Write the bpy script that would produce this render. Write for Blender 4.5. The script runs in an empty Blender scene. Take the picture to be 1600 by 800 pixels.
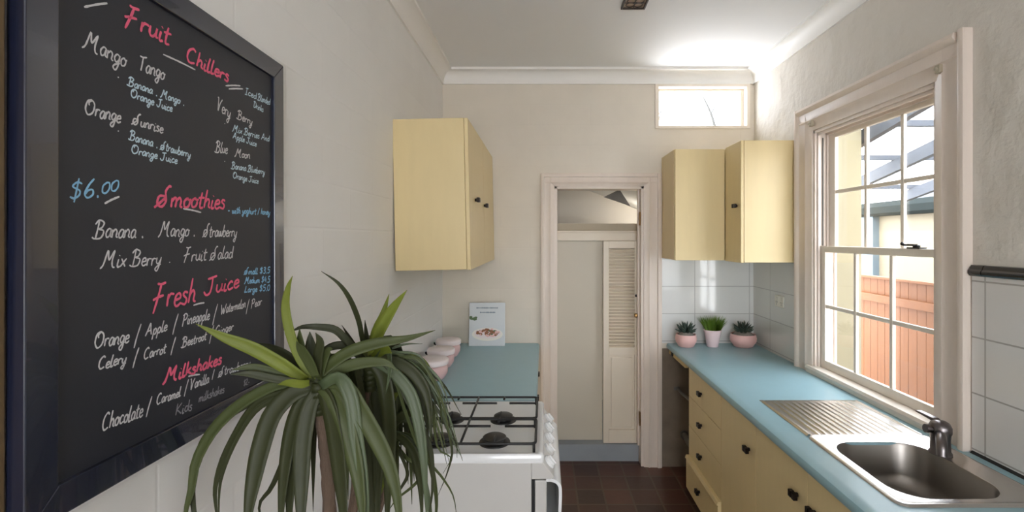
import bpy, bmesh, math, random
from mathutils import Vector, Matrix
random.seed(7)
S = bpy.context.scene
C = S.collection
PI = math.pi

# ---------------------------------------------------------------- camera, world, lights, exposure
EYE = 1.673
FPX = 750.0
cam_d = bpy.data.cameras.new('camera')
cam = bpy.data.objects.new('camera', cam_d); C.objects.link(cam)
cam.location = (0, 0, EYE); cam.rotation_euler = (PI/2, 0, 0)
cam_d.sensor_width = 36; cam_d.lens = 36*FPX/1600
cam_d.shift_x = -49/1600; cam_d.shift_y = -28/1600
cam_d.clip_start = 0.02; cam_d.clip_end = 300
S.camera = cam

def at(px, py, Y):
    """point at distance Y down the room that stands at a pixel of the 1600x800 frame"""
    return Vector(((px-849)/FPX*Y, Y, EYE-(py-372)/FPX*Y))

W = bpy.data.worlds.new('sky'); S.world = W; W.use_nodes = True
wn = W.node_tree.nodes; wl = W.node_tree.links
wn.clear()
wo = wn.new('ShaderNodeOutputWorld'); bg = wn.new('ShaderNodeBackground')
ramp = wn.new('ShaderNodeValToRGB'); tc = wn.new('ShaderNodeTexCoord'); sx = wn.new('ShaderNodeSeparateXYZ')
wl.new(tc.outputs['Generated'], sx.inputs[0]); wl.new(sx.outputs['Z'], ramp.inputs[0])
ramp.color_ramp.elements[0].position = 0.0; ramp.color_ramp.elements[0].color = (0.95, 0.97, 1.0, 1)
ramp.color_ramp.elements[1].position = 0.8; ramp.color_ramp.elements[1].color = (0.80, 0.89, 1.0, 1)
wl.new(ramp.outputs[0], bg.inputs[0]); wl.new(bg.outputs[0], wo.inputs[0])
bg.inputs[1].default_value = 8.0

def light(name, kind, loc, rot, energy, color=(1,1,1), size=None, portal=False):
    d = bpy.data.lights.new(name, kind); o = bpy.data.objects.new(name, d); C.objects.link(o)
    o.location = loc; o.rotation_euler = rot; d.energy = energy; d.color = color
    if kind == 'AREA':
        d.shape = 'RECTANGLE'; d.size, d.size_y = size
        if portal: d.cycles.is_portal = True
    elif kind == 'POINT': d.shadow_soft_size = size or .1
    elif kind == 'SUN': d.angle = size or .02
    return o
sun = light('sun', 'SUN', (-4, 3, 9), (0, 0, 0), 4.0, (1, .95, .86), .03)
sun.rotation_euler = Vector((.50, .06, -.86)).to_track_quat('-Z', 'Y').to_euler()
# unseen fill lamp added behind the camera to brighten the room
light('rear_fill', 'AREA', (.5, -2.95, 1.5), (PI/2, 0, 0), 10, (.95, .97, 1.0), (1.5, 1.7))
# unseen lamp added outside the high window to brighten the ceiling
light('ceiling_fill', 'AREA', (1.16, 4.15, 2.34), (math.radians(205), 0, 0), 42, (.97, .98, 1.0), (.95, .80))
light('window_portal', 'AREA', (1.70, 2.31, 1.6), (0, PI/2, 0), 1, (1,1,1), (1.4, .95), True)
light('hopper_portal', 'AREA', (1.16, 3.66, 2.64), (-PI/2, 0, 0), 1, (1,1,1), (.70, .34), True)
light('hall_fill', 'POINT', (.96, 4.2, 1.865), (0,0,0), 4, (1,.96,.90), .03)  # unseen point light added to brighten the hall

S.view_settings.view_transform = 'Standard'; S.view_settings.look = 'None'
S.view_settings.exposure = 0.24; S.view_settings.gamma = 1.0; S.view_settings.use_curve_mapping = False
S.cycles.use_denoising = True
S.cycles.max_bounces = 10; S.cycles.diffuse_bounces = 6; S.cycles.transparent_max_bounces = 16
S.cycles.sample_clamp_indirect = 6

# ---------------------------------------------------------------- materials
def lin(c):
    r = []
    for v in c:
        v /= 255.0
        r.append(v/12.92 if v <= .04045 else ((v+.055)/1.055)**2.4)
    return (*r, 1)
def M(name, col, rough=.5, metal=0, var=0.0, vscale=6, bump=0, bscale=40, coat=0, spec=.5, stretch=None):
    m = bpy.data.materials.new(name); m.use_nodes = True
    nt = m.node_tree; b = nt.nodes['Principled BSDF']
    c = lin(col)
    b.inputs['Base Color'].default_value = c; b.inputs['Roughness'].default_value = rough
    b.inputs['Metallic'].default_value = metal; b.inputs['Coat Weight'].default_value = coat
    b.inputs['Specular IOR Level'].default_value = spec
    t = nt.nodes.new('ShaderNodeTexCoord'); src = t.outputs['Object']
    if stretch:
        mp = nt.nodes.new('ShaderNodeMapping'); mp.inputs['Scale'].default_value = stretch
        nt.links.new(src, mp.inputs[0]); src = mp.outputs[0]
    n = nt.nodes.new('ShaderNodeTexNoise'); n.inputs['Scale'].default_value = vscale; n.inputs['Detail'].default_value = 5
    nt.links.new(src, n.inputs['Vector'])
    if var:
        mx = nt.nodes.new('ShaderNodeMix'); mx.data_type = 'RGBA'
        mx.inputs[6].default_value = (*[max(0, v*(1-var)) for v in c[:3]], 1)
        mx.inputs[7].default_value = (*[min(1, v*(1+var*.6)) for v in c[:3]], 1)
        nt.links.new(n.outputs['Fac'], mx.inputs[0]); nt.links.new(mx.outputs[2], b.inputs['Base Color'])
    if bump:
        n2 = nt.nodes.new('ShaderNodeTexNoise'); n2.inputs['Scale'].default_value = bscale; n2.inputs['Detail'].default_value = 6
        nt.links.new(src, n2.inputs['Vector'])
        bp = nt.nodes.new('ShaderNodeBump'); bp.inputs['Strength'].default_value = bump; bp.inputs['Distance'].default_value = .01 if bscale > 8 else .035
        nt.links.new(n2.outputs['Fac'], bp.inputs['Height']); nt.links.new(bp.outputs[0], b.inputs['Normal'])
    return m
def brick_mat(name, axes, c1, c2, mortar, bw, bh, ms, rough, off=(0,0), offset=.5, bump=.3, var=.05, rbump=.0, bias=0, coat=0, smooth=.1, extra_dark=None):
    """procedural bricks / tiles on the plane named by axes ('yz', 'xz', 'xy')"""
    m = bpy.data.materials.new(name); m.use_nodes = True
    nt = m.node_tree; b = nt.nodes['Principled BSDF']; L = nt.links.new
    t = nt.nodes.new('ShaderNodeTexCoord'); s = nt.nodes.new('ShaderNodeSeparateXYZ'); k = nt.nodes.new('ShaderNodeCombineXYZ')
    L(t.outputs['Object'], s.inputs[0])
    for i, a in enumerate(axes):
        ad = nt.nodes.new('ShaderNodeMath'); ad.operation = 'ADD'; ad.inputs[1].default_value = off[i]
        L(s.outputs[a.upper()], ad.inputs[0]); L(ad.outputs[0], k.inputs[i])
    br = nt.nodes.new('ShaderNodeTexBrick'); br.offset = offset; br.squash = 1
    L(k.outputs[0], br.inputs['Vector'])
    br.inputs['Color1'].default_value = lin(c1); br.inputs['Color2'].default_value = lin(c2); br.inputs['Mortar'].default_value = lin(mortar)
    br.inputs['Scale'].default_value = 1; br.inputs['Brick Width'].default_value = bw; br.inputs['Row Height'].default_value = bh
    br.inputs['Mortar Size'].default_value = ms; br.inputs['Mortar Smooth'].default_value = smooth; br.inputs['Bias'].default_value = bias
    n = nt.nodes.new('ShaderNodeTexNoise'); n.inputs['Scale'].default_value = 5; n.inputs['Detail'].default_value = 6
    L(t.outputs['Object'], n.inputs['Vector'])
    mx = nt.nodes.new('ShaderNodeMix'); mx.data_type = 'RGBA'; mx.blend_type = 'MULTIPLY'; mx.inputs[0].default_value = 1
    mr = nt.nodes.new('ShaderNodeMapRange'); mr.inputs['To Min'].default_value = 1-var*2; mr.inputs['To Max'].default_value = 1+var
    L(n.outputs['Fac'], mr.inputs[0]); L(br.outputs['Color'], mx.inputs[6]); L(mr.outputs[0], mx.inputs[7])
    L(mx.outputs[2], b.inputs['Base Color'])
    b.inputs['Roughness'].default_value = rough; b.inputs['Coat Weight'].default_value = coat
    n2 = nt.nodes.new('ShaderNodeTexNoise'); n2.inputs['Scale'].default_value = 28; n2.inputs['Detail'].default_value = 5
    L(t.outputs['Object'], n2.inputs['Vector'])
    h = nt.nodes.new('ShaderNodeMath'); h.operation = 'MULTIPLY_ADD'; h.inputs[1].default_value = rbump
    inv = nt.nodes.new('ShaderNodeMath'); inv.operation = 'SUBTRACT'; inv.inputs[0].default_value = 1
    L(br.outputs['Fac'], inv.inputs[1]); L(n2.outputs['Fac'], h.inputs[0]); L(inv.outputs[0], h.inputs[2])
    bp = nt.nodes.new('ShaderNodeBump'); bp.inputs['Strength'].default_value = bump; bp.inputs['Distance'].default_value = .006
    L(h.outputs[0], bp.inputs['Height']); L(bp.outputs[0], b.inputs['Normal'])
    return m
def glass_mat(name, tint=(1,1,1), gloss=.06):
    m = bpy.data.materials.new(name); m.use_nodes = True
    nt = m.node_tree; nt.nodes.clear(); o = nt.nodes.new('ShaderNodeOutputMaterial')
    tr = nt.nodes.new('ShaderNodeBsdfTransparent'); tr.inputs[0].default_value = (*tint, 1)
    gl = nt.nodes.new('ShaderNodeBsdfGlossy'); gl.inputs['Roughness'].default_value = .03
    mx = nt.nodes.new('ShaderNodeMixShader'); mx.inputs[0].default_value = gloss
    nt.links.new(tr.outputs[0], mx.inputs[1]); nt.links.new(gl.outputs[0], mx.inputs[2]); nt.links.new(mx.outputs[0], o.inputs[0])
    return m
def translucent_mat(name, col):
    m = bpy.data.materials.new(name); m.use_nodes = True
    nt = m.node_tree; nt.nodes.clear(); o = nt.nodes.new('ShaderNodeOutputMaterial')
    a = nt.nodes.new('ShaderNodeBsdfTranslucent'); a.inputs[0].default_value = lin(col)
    b = nt.nodes.new('ShaderNodeBsdfTransparent')
    mx = nt.nodes.new('ShaderNodeMixShader'); mx.inputs[0].default_value = .72
    nt.links.new(a.outputs[0], mx.inputs[1]); nt.links.new(b.outputs[0], mx.inputs[2]); nt.links.new(mx.outputs[0], o.inputs[0])
    return m

MAT = dict(
    wall_l=brick_mat('painted_brick_side', 'yz', (231,230,228), (229,228,226), (229,228,226), .46, .155, .006, .55, bump=.13, var=.025, rbump=.4, smooth=1),
    wall_b=brick_mat('painted_brick_end', 'xz', (221,212,198), (220,211,197), (220,211,197), .44, .15, .009, .6, off=(.1,.05), bump=.06, var=.045, rbump=.6, smooth=1),
    wall_r=M('rough_plaster', (214,208,198), .6, var=.07, vscale=3, bump=.9, bscale=5.5),
    ceil=M('ceiling_paint', (232,232,232), .7, var=.02, vscale=2, bump=.05, bscale=30),
    cornice=M('cornice_paint', (236,234,230), .55, var=.02),
    trimp=M('aged_gloss_cream', (224,210,198), .38, var=.08, vscale=4, bump=.08, bscale=30, stretch=(6,6,1)),
    sash=M('sash_paint', (232,222,208), .4, var=.06, vscale=8),
    floor=brick_mat('terracotta_tiles', 'xy', (104,66,54), (70,48,40), (98,80,66), .1775, .1775, .006, .32, off=(-.218+.1775*4,.0007), offset=0, bump=.35, var=.2, rbump=.4),
    tile_b=brick_mat('white_tiles_end', 'xz', (224,224,222), (220,221,219), (184,184,182), .40, .2, .003, .12, off=(-1.108+.8,-.92+1.0), offset=0, bump=.25, var=.02, rbump=.05, coat=.5),
    tile_r=brick_mat('white_tiles_side', 'yz', (222,219,215), (219,216,212), (170,166,160), .30, .2, .003, .15, off=(-1.67+2.1,-.92+1.0), offset=0, bump=.25, var=.02, rbump=.05, coat=.5),
    tile_r2=brick_mat('white_tiles_corner', 'yz', (218,217,212), (214,213,209), (180,178,174), .40, .2, .003, .15, off=(-3.255+4,-.92+1.0), offset=0, bump=.25, var=.02, rbump=.05, coat=.5),
    black_tile=M('black_glazed_tile', (20,19,20), .12, coat=.6),
    cream=M('cream_cabinet_paint', (224,203,154), .38, var=.05, vscale=5, bump=.04, bscale=60, stretch=(6,6,1)),
    cream_in=M('cream_cabinet_edge', (206,180,122), .45, var=.05),
    blue=M('blue_laminate', (143,177,186), .33, var=.05, vscale=18, bump=.02, bscale=200),
    blue_edge=M('blue_laminate_edge', (130,165,176), .4, var=.04, vscale=10),
    knob=M('dark_bronze_knob', (38,30,26), .35, .6),
    steel=M('brushed_steel', (196,192,188), .26, 1, var=.05, vscale=60, bump=.04, bscale=120),
    steel_dark=M('satin_steel_bowl', (150,144,138), .34, 1, var=.06, vscale=30),
    chrome=M('worn_chrome', (120,114,114), .28, 1, var=.25, vscale=25),
    enamel=M('white_enamel', (232,233,234), .16, coat=.4, var=.015),
    enamel_side=M('white_enamel_side', (200,198,194), .34, var=.02, vscale=3),
    iron=M('black_cast_iron', (26,26,27), .5, var=.2, vscale=60),
    burner=M('burner_cap_enamel', (34,33,34), .38, var=.2, vscale=40),
    darkgap=M('dark_seal', (18,18,18), .7),
    oven_glass=M('dark_oven_glass', (14,12,12), .08, coat=.5),
    frame=M('black_frame_sky_tint', (28,32,50), .25, spec=.7, coat=.55, var=.1, vscale=9),  # black frame, with the blue of the sky's reflection put into its colour
    board=M('chalkboard_slate', (35,37,46), .55, var=.16, vscale=3.5, bump=.02, bscale=150),
    pink=M('pink_chalk', (238,104,136), .9, var=.2, vscale=90), white=M('white_chalk', (208,208,210), .9, var=.2, vscale=90),
    lblue=M('pale_blue_chalk', (196,220,232), .9, var=.2, vscale=90), bluec=M('blue_chalk', (140,192,226), .9, var=.2, vscale=90), dim=M('faint_chalk', (150,150,156), .9),
    leaf=M('dark_strap_leaf', (52,56,30), .5, spec=.3, var=.3, vscale=7),
    leaf2=M('mid_strap_leaf', (68,76,40), .5, spec=.3, var=.25, vscale=7),
    leaf3=M('bright_strap_leaf', (108,118,42), .5, spec=.3, var=.2, vscale=7),
    leaf4=M('greyed_strap_leaf', (74,86,58), .45, spec=.4, var=.2, vscale=7),
    trunk=M('brown_cane_bark', (98,80,66), .85, var=.35, vscale=45, bump=.9, bscale=70, stretch=(1,1,.35)),
    soil=M('potting_soil', (52,42,34), .95, var=.4, vscale=60, bump=.8, bscale=80),
    potgrey=M('grey_planter', (150,148,144), .6, var=.05),
    pinkpot=M('blush_ceramic', (232,186,180), .45, var=.06, vscale=12), pinkpale=M('pale_pink_ceramic', (236,212,214), .4, var=.04, vscale=12),
    succ=M('dark_succulent', (52,68,58), .5, var=.25, vscale=30), grass=M('fresh_grass', (102,132,44), .5, var=.3, vscale=50),
    stones=M('grey_pebbles', (140,132,124), .8, var=.3, vscale=70, bump=.5, bscale=120),
    lidw=M('pale_lid_ceramic', (236,224,224), .35, var=.03), canister=M('dusty_pink_ceramic', (226,190,188), .42, var=.06, vscale=9),
    cover=M('pale_blue_cover', (212,216,219), .42, var=.06, vscale=6), paper=M('paper_edges', (236,232,226), .8),
    plate=M('printed_plate', (236,232,222), .4), food=M('printed_food', (152,98,64), .5, var=.45, vscale=70), foodg=M('printed_herb', (88,112,72), .5, var=.3, vscale=60),
    ink=M('printed_grey_ink', (140,152,162), .5),
    brass=M('aged_brass', (150,116,72), .3, .9, var=.2, vscale=40), black=M('black_metal', (20,20,20), .4, .3),
    plastic=M('cream_plastic', (222,218,206), .35), greypipe=M('grey_pipe', (110,106,100), .5, .2, var=.1),
    hallwall=M('hall_paint', (206,200,190), .6, var=.03), ledge=M('hall_ledge_paint', (176,164,142), .55, var=.05), louvre=M('louvre_cream', (222,210,192), .45, var=.04), flatdoor=M('flat_door_cream', (196,188,172), .5, var=.03),
    step=M('blue_grey_step', (146,152,158), .6, var=.12, vscale=12, bump=.15, bscale=60),
    ventm=M('vent_brass', (186,164,142), .5, .1, var=.35, vscale=60), ventd=M('vent_dark', (52,40,32), .6),
    timber=M('stained_fence_timber', (142,86,40), .6, var=.22, vscale=5, bump=.15, bscale=40, stretch=(8,8,.8)),
    cladding=M('cream_render', (140,131,105), .7, var=.04), nclad=M('neighbour_render', (142,133,112), .7, var=.04),
    pergola=M('grey_blue_beams', (78,83,91), .6, var=.06), green=M('grey_green_gutter', (22,32,31), .7, var=.1, spec=.2), greypost=M('grey_blue_post', (108,124,134), .6, var=.06),
    paving=M('concrete_paving', (140,136,128), .8, var=.1), bark=M('twig_bark', (86,84,80), .8),
    grime_shade=M('grimy_shaded_wall', (128,114,98), .85, var=.35, vscale=9, bump=.5, bscale=30), slate=M('grey_slate_roof', (58,62,68), .6, var=.15, vscale=8), roofm=M('pale_metal_roof', (222,224,226), .5), brown=M('brown_timber_trim', (104,84,56), .6, var=.2, vscale=8),
    glass=glass_mat('window_glass'), poly=translucent_mat('polycarbonate_sheet', (250,250,252)),
    dustglass=glass_mat('dusty_glass', (.97,.98,1), .08),
)

# ---------------------------------------------------------------- helpers
def tag(o, label=None, cat=None, group=None, kind=None):
    if label: o['label'] = label
    if cat: o['category'] = cat
    if group: o['group'] = group
    if kind: o['kind'] = kind
    return o
def thing(name, label, cat, loc=(0,0,0), group=None, rot=(0,0,0)):
    o = bpy.data.objects.new(name, None); C.objects.link(o); o.location = loc; o.rotation_euler = rot
    o.empty_display_size = .05
    return tag(o, label, cat, group)
def origin(o):
    v = Vector((0,0,0))
    while o is not None:
        v += o.location; o = o.parent
    return v
def obj(name, bm, mat, parent=None, smooth=False, local=False, bevel=0, segs=2, angle=40, label=None, loc=None):
    mats = mat if isinstance(mat, (list, tuple)) else [mat]
    me = bpy.data.meshes.new(name)
    if parent is not None and not local:
        bmesh.ops.translate(bm, verts=bm.verts, vec=-origin(parent))
    elif parent is None and loc is not None:
        bmesh.ops.translate(bm, verts=bm.verts, vec=-Vector(loc))
    bmesh.ops.recalc_face_normals(bm, faces=bm.faces)
    bm.to_mesh(me); bm.free()
    for m in mats: me.materials.append(MAT[m])
    o = bpy.data.objects.new(name, me); C.objects.link(o)
    if parent is not None: o.parent = parent
    elif loc is not None: o.location = loc
    if smooth:
        me.polygons.foreach_set('use_smooth', [True]*len(me.polygons))
        if smooth != 'all': me.set_sharp_from_angle(angle=math.radians(angle))
    if bevel:
        md = o.modifiers.new('bevel', 'BEVEL'); md.width = bevel; md.segments = segs; md.limit_method = 'ANGLE'; md.angle_limit = math.radians(50)
        md.harden_normals = False
    if label: o['label'] = label
    return o
def struct(name, bm, mat, parent=None, **k):
    o = obj(name, bm, mat, parent, **k)
    if parent is None: o['kind'] = 'structure'
    return o
def box(bm, x0, x1, y0, y1, z0, z1, mi=0):
    v = [bm.verts.new((x, y, z)) for x in (x0, x1) for y in (y0, y1) for z in (z0, z1)]
    fs = []
    for q in ((0,1,3,2), (4,6,7,5), (0,4,5,1), (2,3,7,6), (0,2,6,4), (1,5,7,3)):
        f = bm.faces.new([v[i] for i in q]); f.material_index = mi; fs.append(f)
    return bm
def nb(): return bmesh.new()
def B(*a): return box(nb(), *a)
def obox(bm, c, ax, ay, az, mi=0):
    """box from a centre and three half-extent vectors"""
    c, ax, ay, az = map(Vector, (c, ax, ay, az))
    v = [bm.verts.new(c+ax*i+ay*j+az*k) for i in (-1,1) for j in (-1,1) for k in (-1,1)]
    for q in ((0,1,3,2), (4,6,7,5), (0,4,5,1), (2,3,7,6), (0,2,6,4), (1,5,7,3)):
        bm.faces.new([v[i] for i in q]).material_index = mi
    return bm
def prism(bm, poly, axis, a, b, mi=0):
    """poly in the two axes left over, drawn out along axis from a to b"""
    def P(u, v, w):
        return {'x': (w, u, v), 'y': (u, w, v), 'z': (u, v, w)}[axis]
    A = [bm.verts.new(P(u, v, a)) for u, v in poly]; D = [bm.verts.new(P(u, v, b)) for u, v in poly]
    n = len(poly)
    bm.faces.new(A).material_index = mi; bm.faces.new(D[::-1]).material_index = mi
    for i in range(n): bm.faces.new((A[i], D[i], D[(i+1) % n], A[(i+1) % n])).material_index = mi
    return bm
def lathe(bm, prof, c, n=32, axis='z', mi=0, sx=1, sy=1):
    rings = []
    for r, h in prof:
        ring = []
        for i in range(n):
            t = 2*PI*i/n; u, v = r*math.cos(t)*sx, r*math.sin(t)*sy
            p = {'z': (u, v, h), 'x': (h, u, v), 'y': (u, h, v)}[axis]
            ring.append(bm.verts.new(Vector(c)+Vector(p)))
        rings.append(ring)
    for A, D in zip(rings, rings[1:]):
        for i in range(n): bm.faces.new((A[i], A[(i+1) % n], D[(i+1) % n], D[i])).material_index = mi
    for ring in (rings[0], rings[-1]):
        bm.faces.new(ring).material_index = mi
    return bm
def crom(pts, n):
    pts = [Vector(p) for p in pts]; P = [pts[0]*2-pts[1]]+pts+[pts[-1]*2-pts[-2]]; out = []
    m = len(pts)-1
    for k in range(n+1):
        s = k/n*m; i = min(int(s), m-1); t = s-i
        a, b, c, d = P[i], P[i+1], P[i+2], P[i+3]
        out.append(.5*((2*b)+(c-a)*t+(2*a-5*b+4*c-d)*t*t+(3*b-a-3*c+d)*t**3))
    return out
def tube(bm, pts, r, n=10, mi=0, rr=None):
    pts = [Vector(p) for p in pts]; rings = []; up = None
    for i, p in enumerate(pts):
        t = (pts[min(i+1, len(pts)-1)]-pts[max(i-1, 0)]).normalized()
        if up is None:
            up = Vector((0,0,1)) if abs(t.z) < .9 else Vector((1,0,0))
        a = t.cross(up).normalized(); b = a.cross(t).normalized(); up = b
        R = rr[i] if rr else r
        rings.append([bm.verts.new(p+a*R*math.cos(2*PI*k/n)+b*R*math.sin(2*PI*k/n)) for k in range(n)])
    for A, D in zip(rings, rings[1:]):
        for k in range(n): bm.faces.new((A[k], A[(k+1) % n], D[(k+1) % n], D[k])).material_index = mi
    bm.faces.new(rings[0]).material_index = mi; bm.faces.new(rings[-1]).material_index = mi
    return bm
def copy_tree(o, parent=None):
    c = o.copy(); C.objects.link(c)
    if parent is not None: c.parent = parent
    for ch in [x for x in bpy.data.objects if x.parent == o]: copy_tree(ch, c)
    return c

# ---------------------------------------------------------------- the room shell
XL, XR, YB, YF, ZC = -.74, 1.545, 3.52, -2.8, 2.90
# floor, ceiling
struct('floor', B(XL-.15, XR+.12, YF-.15, YB+.20, -.12, 0), 'floor')
struct('ceiling', B(XL-.15, XR+.16, YF-.15, YB+.12, ZC, ZC+.12), 'ceil')
struct('wall_left', B(XL-.15, XL, YF-.15, YB+.12, 0, ZC), 'wall_l')
# right wall round the sash window (opening Y 1.88-2.74, z .94-2.28)
WY0, WY1, WZ0, WZ1, WT_ = 1.88, 2.74, .935, 2.285, .125
b = nb()
for a in ((XR, XR+WT_, YF-.15, WY0, 0, ZC), (XR, XR+WT_, WY1, YB+.12, 0, ZC), (XR, XR+WT_, WY0, WY1, 0, WZ0), (XR, XR+WT_, WY0, WY1, WZ1, ZC)): box(b, *a)
struct('wall_right', b, 'wall_r')
# end wall: doorway X .08-.735, z 0-2.05; hopper opening X .815-1.505, z 2.485-2.80
DX0, DX1, DZ = .080, .737, 2.053
HX0, HX1, HZ0, HZ1 = .818, 1.512, 2.475, 2.80
b = nb()
for a in ((XL, DX0, YB, YB+.12, 0, ZC), (DX0, DX1, YB, YB+.12, DZ, ZC), (DX1, HX0, YB, YB+.12, 0, ZC), (HX0, HX1, YB, YB+.12, 0, HZ0), (HX0, HX1, YB, YB+.12, HZ1, ZC), (HX1, XR, YB, YB+.12, 0, ZC)): box(b, *a)
struct('wall_back', b, 'wall_b')
# the wall behind the camera with an unseen opening added to let skylight in
b = nb()
for a in ((XL, -.30, YF-.15, YF, 0, ZC), (1.30, XR, YF-.15, YF, 0, ZC), (-.30, 1.30, YF-.15, YF, 2.4, ZC), (-.30, 1.30, YF-.15, YF, 0, .6)): box(b, *a)
struct('wall_front', b, 'wall_r')
# cornices (cove profile)
def cove(d):   # d = distance out from the wall, returns poly (out, z)
    pts = [(0, ZC), (0, ZC-.10), (.012, ZC-.10), (.012, ZC-.088)]
    for i in range(7):
        t = i/6*PI/2; pts.append((.012+.058*(1-math.cos(t)), ZC-.088+.07*math.sin(t)))
    pts += [(.082, ZC-.018), (.082, ZC)]
    return pts
struct('trim_1', prism(nb(), [(XL+u, z) for u, z in cove(0)], 'y', YF, YB), 'cornice', smooth=True)
struct('trim_2', prism(nb(), [(XR-u, z) for u, z in cove(0)], 'y', YF, YB), 'cornice', smooth=True)
struct('trim_3', prism(nb(), [(YB-u, z) for u, z in cove(0)], 'x', XL, XR), 'cornice', smooth=True)
# brown timber door architrave at the near end of the left wall
struct('trim_4', B(XL, XL+.018, .50, .6452, 0, 2.3), 'brown', bevel=.003)

# grimy wall under the right worktop, shade of the gap put into its colour
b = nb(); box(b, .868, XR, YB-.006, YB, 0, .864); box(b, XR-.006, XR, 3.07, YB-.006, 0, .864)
struct('trim_12', b, 'grime_shade')
# tiling
struct('trim_5', B(.868, XR, YB-.008, YB, .905, 1.53), 'tile_b')
struct('trim_6', B(XR-.008, XR, 2.893, YB-.008, .905, 1.53), 'tile_r2')
struct('trim_7', B(XR-.008, XR, .2, 1.722, .905, 1.54), 'tile_r')
b = nb()
for i, (y0, y1) in enumerate(((1.6735, 1.722), (1.372, 1.6705), (1.07, 1.369), (.768, 1.067), (.4, .765))):
    prism(b, [(XR, 1.538), (XR-.016, 1.538), (XR-.022, 1.546), (XR-.022, 1.556), (XR-.016, 1.562), (XR-.016, 1.566), (XR-.011, 1.576), (XR, 1.578)], 'y', y0, y1)
struct('trim_8', b, 'black_tile', smooth=True)

# ---------------------------------------------------------------- door architrave and jambs
def arch_leg(bm, x0, x1, z0, z1, flip):
    w = x1-x0
    prof = [(0, 0), (0, .026), (.10, .030), (.22, .030), (.26, .020), (.62, .018), (.70, .022), (.78, .016), (1, .012), (1, 0)]
    pts = [((x0+w*u) if not flip else (x1-w*u), YB-d) for u, d in prof]
    prism(bm, pts, 'z', z0, z1)
b = nb(); arch_leg(b, -.020, .082, 0, 2.053+.09, False); arch_leg(b, .735, .864, 0, 2.053+.09, True)
zt = 2.053
prism(b, [(YB, zt+.094), (YB-.027, zt+.094), (YB-.031, zt+.080), (YB-.030, zt+.068), (YB-.020, zt+.064), (YB-.018, zt+.03), (YB-.022, zt+.024), (YB-.016, zt+.018), (YB-.012, zt), (YB, zt)], 'x', .0, .83)
d1 = struct('door_1', b, 'trimp', smooth=True)
b = nb()
box(b, DX0-.001, DX0+.022, YB-.004, YB+.125, .0, DZ); box(b, DX1-.022, DX1+.001, YB-.004, YB+.125, 0, DZ); box(b, DX0, DX1, YB-.004, YB+.125, DZ-.02, DZ+.001)
box(b, DX1-.036, DX1-.02, YB+.05, YB+.075, .13, DZ-.02)
struct('door_frame', b, 'trimp', d1, bevel=.002)
b = nb()
for z in (.30, 1.77): box(b, DX1-.027, DX1-.020, YB+.012, YB+.045, z, z+.09); tube(b, [(DX1-.026, YB+.008, z-.004), (DX1-.026, YB+.008, z+.094)], .006)
struct('hinge', b, 'brass', d1)

# hall beyond the doorway
struct('floor_hall', B(-.4, 2.38, 3.60, 5.2, 0, .125), 'step')
b = nb()
box(b, .10, .452, 3.675, 3.70, .128, 1.65)
struct('door_2', b, 'flatdoor')
b = nb(); box(b, DX0-.15, 1.2, 3.655, 3.72, 1.652, 1.716); box(b, DX0-.15, 1.2, 3.640, 3.72, 1.716, 1.728); box(b, DX0-.15, .105, 3.645, 3.72, .128, 1.652)
box(b, .735, .90, 3.645, 3.72, .128, 1.652)
struct('trim_9', b, 'louvre', bevel=.002)
struct('trim_10', B(-.4, 1.2, 3.70, 4.60, 1.728, 1.785), 'ledge')
b = nb(); prism(b, [(-.4, .125), (1.3, .125), (1.3, 2.30-.39*1.3), (-.4, 2.30+.39*.4)], 'y', 4.60, 4.70)
box(b, -.5, -.4, 3.64, 4.7, .125, 2.45)
struct('wall_hall', b, 'hallwall')
prism_pts = [(-.5, 2.304+.39*.5), (1.5, 2.304-.39*1.5), (1.5, 2.36-.39*1.5), (-.5, 2.36+.39*.5)]
struct('ceiling_hall', prism(nb(), prism_pts, 'y', 3.64, 4.75), 'roofm')
# boxed triangular bulkhead hanging under the sloping hall ceiling
b = nb()
V = [b.verts.new(v) for v in (at(943,308,3.80), at(985,322,3.78), at(968,296,3.80), at(964,306,3.90))]
for q in ((0,1,2), (0,2,3), (2,1,3), (1,0,3)): b.faces.new([V[i] for i in q])
struct('trim_11', b, 'greypipe')

# louvred door
lx0, lx1, ly, lz0, lz1 = .452, .730, 3.600+.045, .128, 1.650
LD = thing('louvred_door', 'narrow cream bifold door with louvres above a panel, seen through the doorway', 'door', (lx0, ly, lz0))
y0, y1 = ly-.028, ly
b = nb()
box(b, lx0, lx0+.042, y0, y1, lz0, lz1); box(b, lx1-.042, lx1, y0, y1, lz0, lz1)
for z, h in ((lz0, .10), (.79, .06), (lz1-.055, .055)): box(b, lx0+.042, lx1-.042, y0, y1, z, z+h)
obj('door_frame', b, 'louvre', LD, bevel=.002)
b = nb(); box(b, lx0+.042, lx1-.042, y0+.012, y1-.006, lz0+.10, .79); box(b, lx0+.06, lx1-.06, y0+.005, y1-.006, lz0+.12, .77)
obj('panel', b, 'louvre', LD, bevel=.003)
b = nb(); z = .862
while z < lz1-.065:
    obox(b, ((lx0+lx1)/2, (y0+y1)/2, z), ((lx1-lx0)/2-.042, 0, 0), (0, .013, -.012), (0, .002, .0025)); z += .0245
obj('louvre_slats', b, 'louvre', LD)
k = at(993, 492, y0)
b = lathe(nb(), [(.012, 0), (.012, -.004), (.006, -.008), (.006, -.022), (.014, -.028), (.017, -.038), (.012, -.046), (.002, -.048)], k, 20, 'y')
obj('knob', b, 'brass', LD, smooth=True)
k = at(994, 462, y0)
obj('latch', lathe(nb(), [(.010, 0), (.010, -.008), (.004, -.010), (.004, -.016), (.008, -.018), (.002, -.020)], k, 16, 'y'), 'black', LD, smooth=True)

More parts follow.
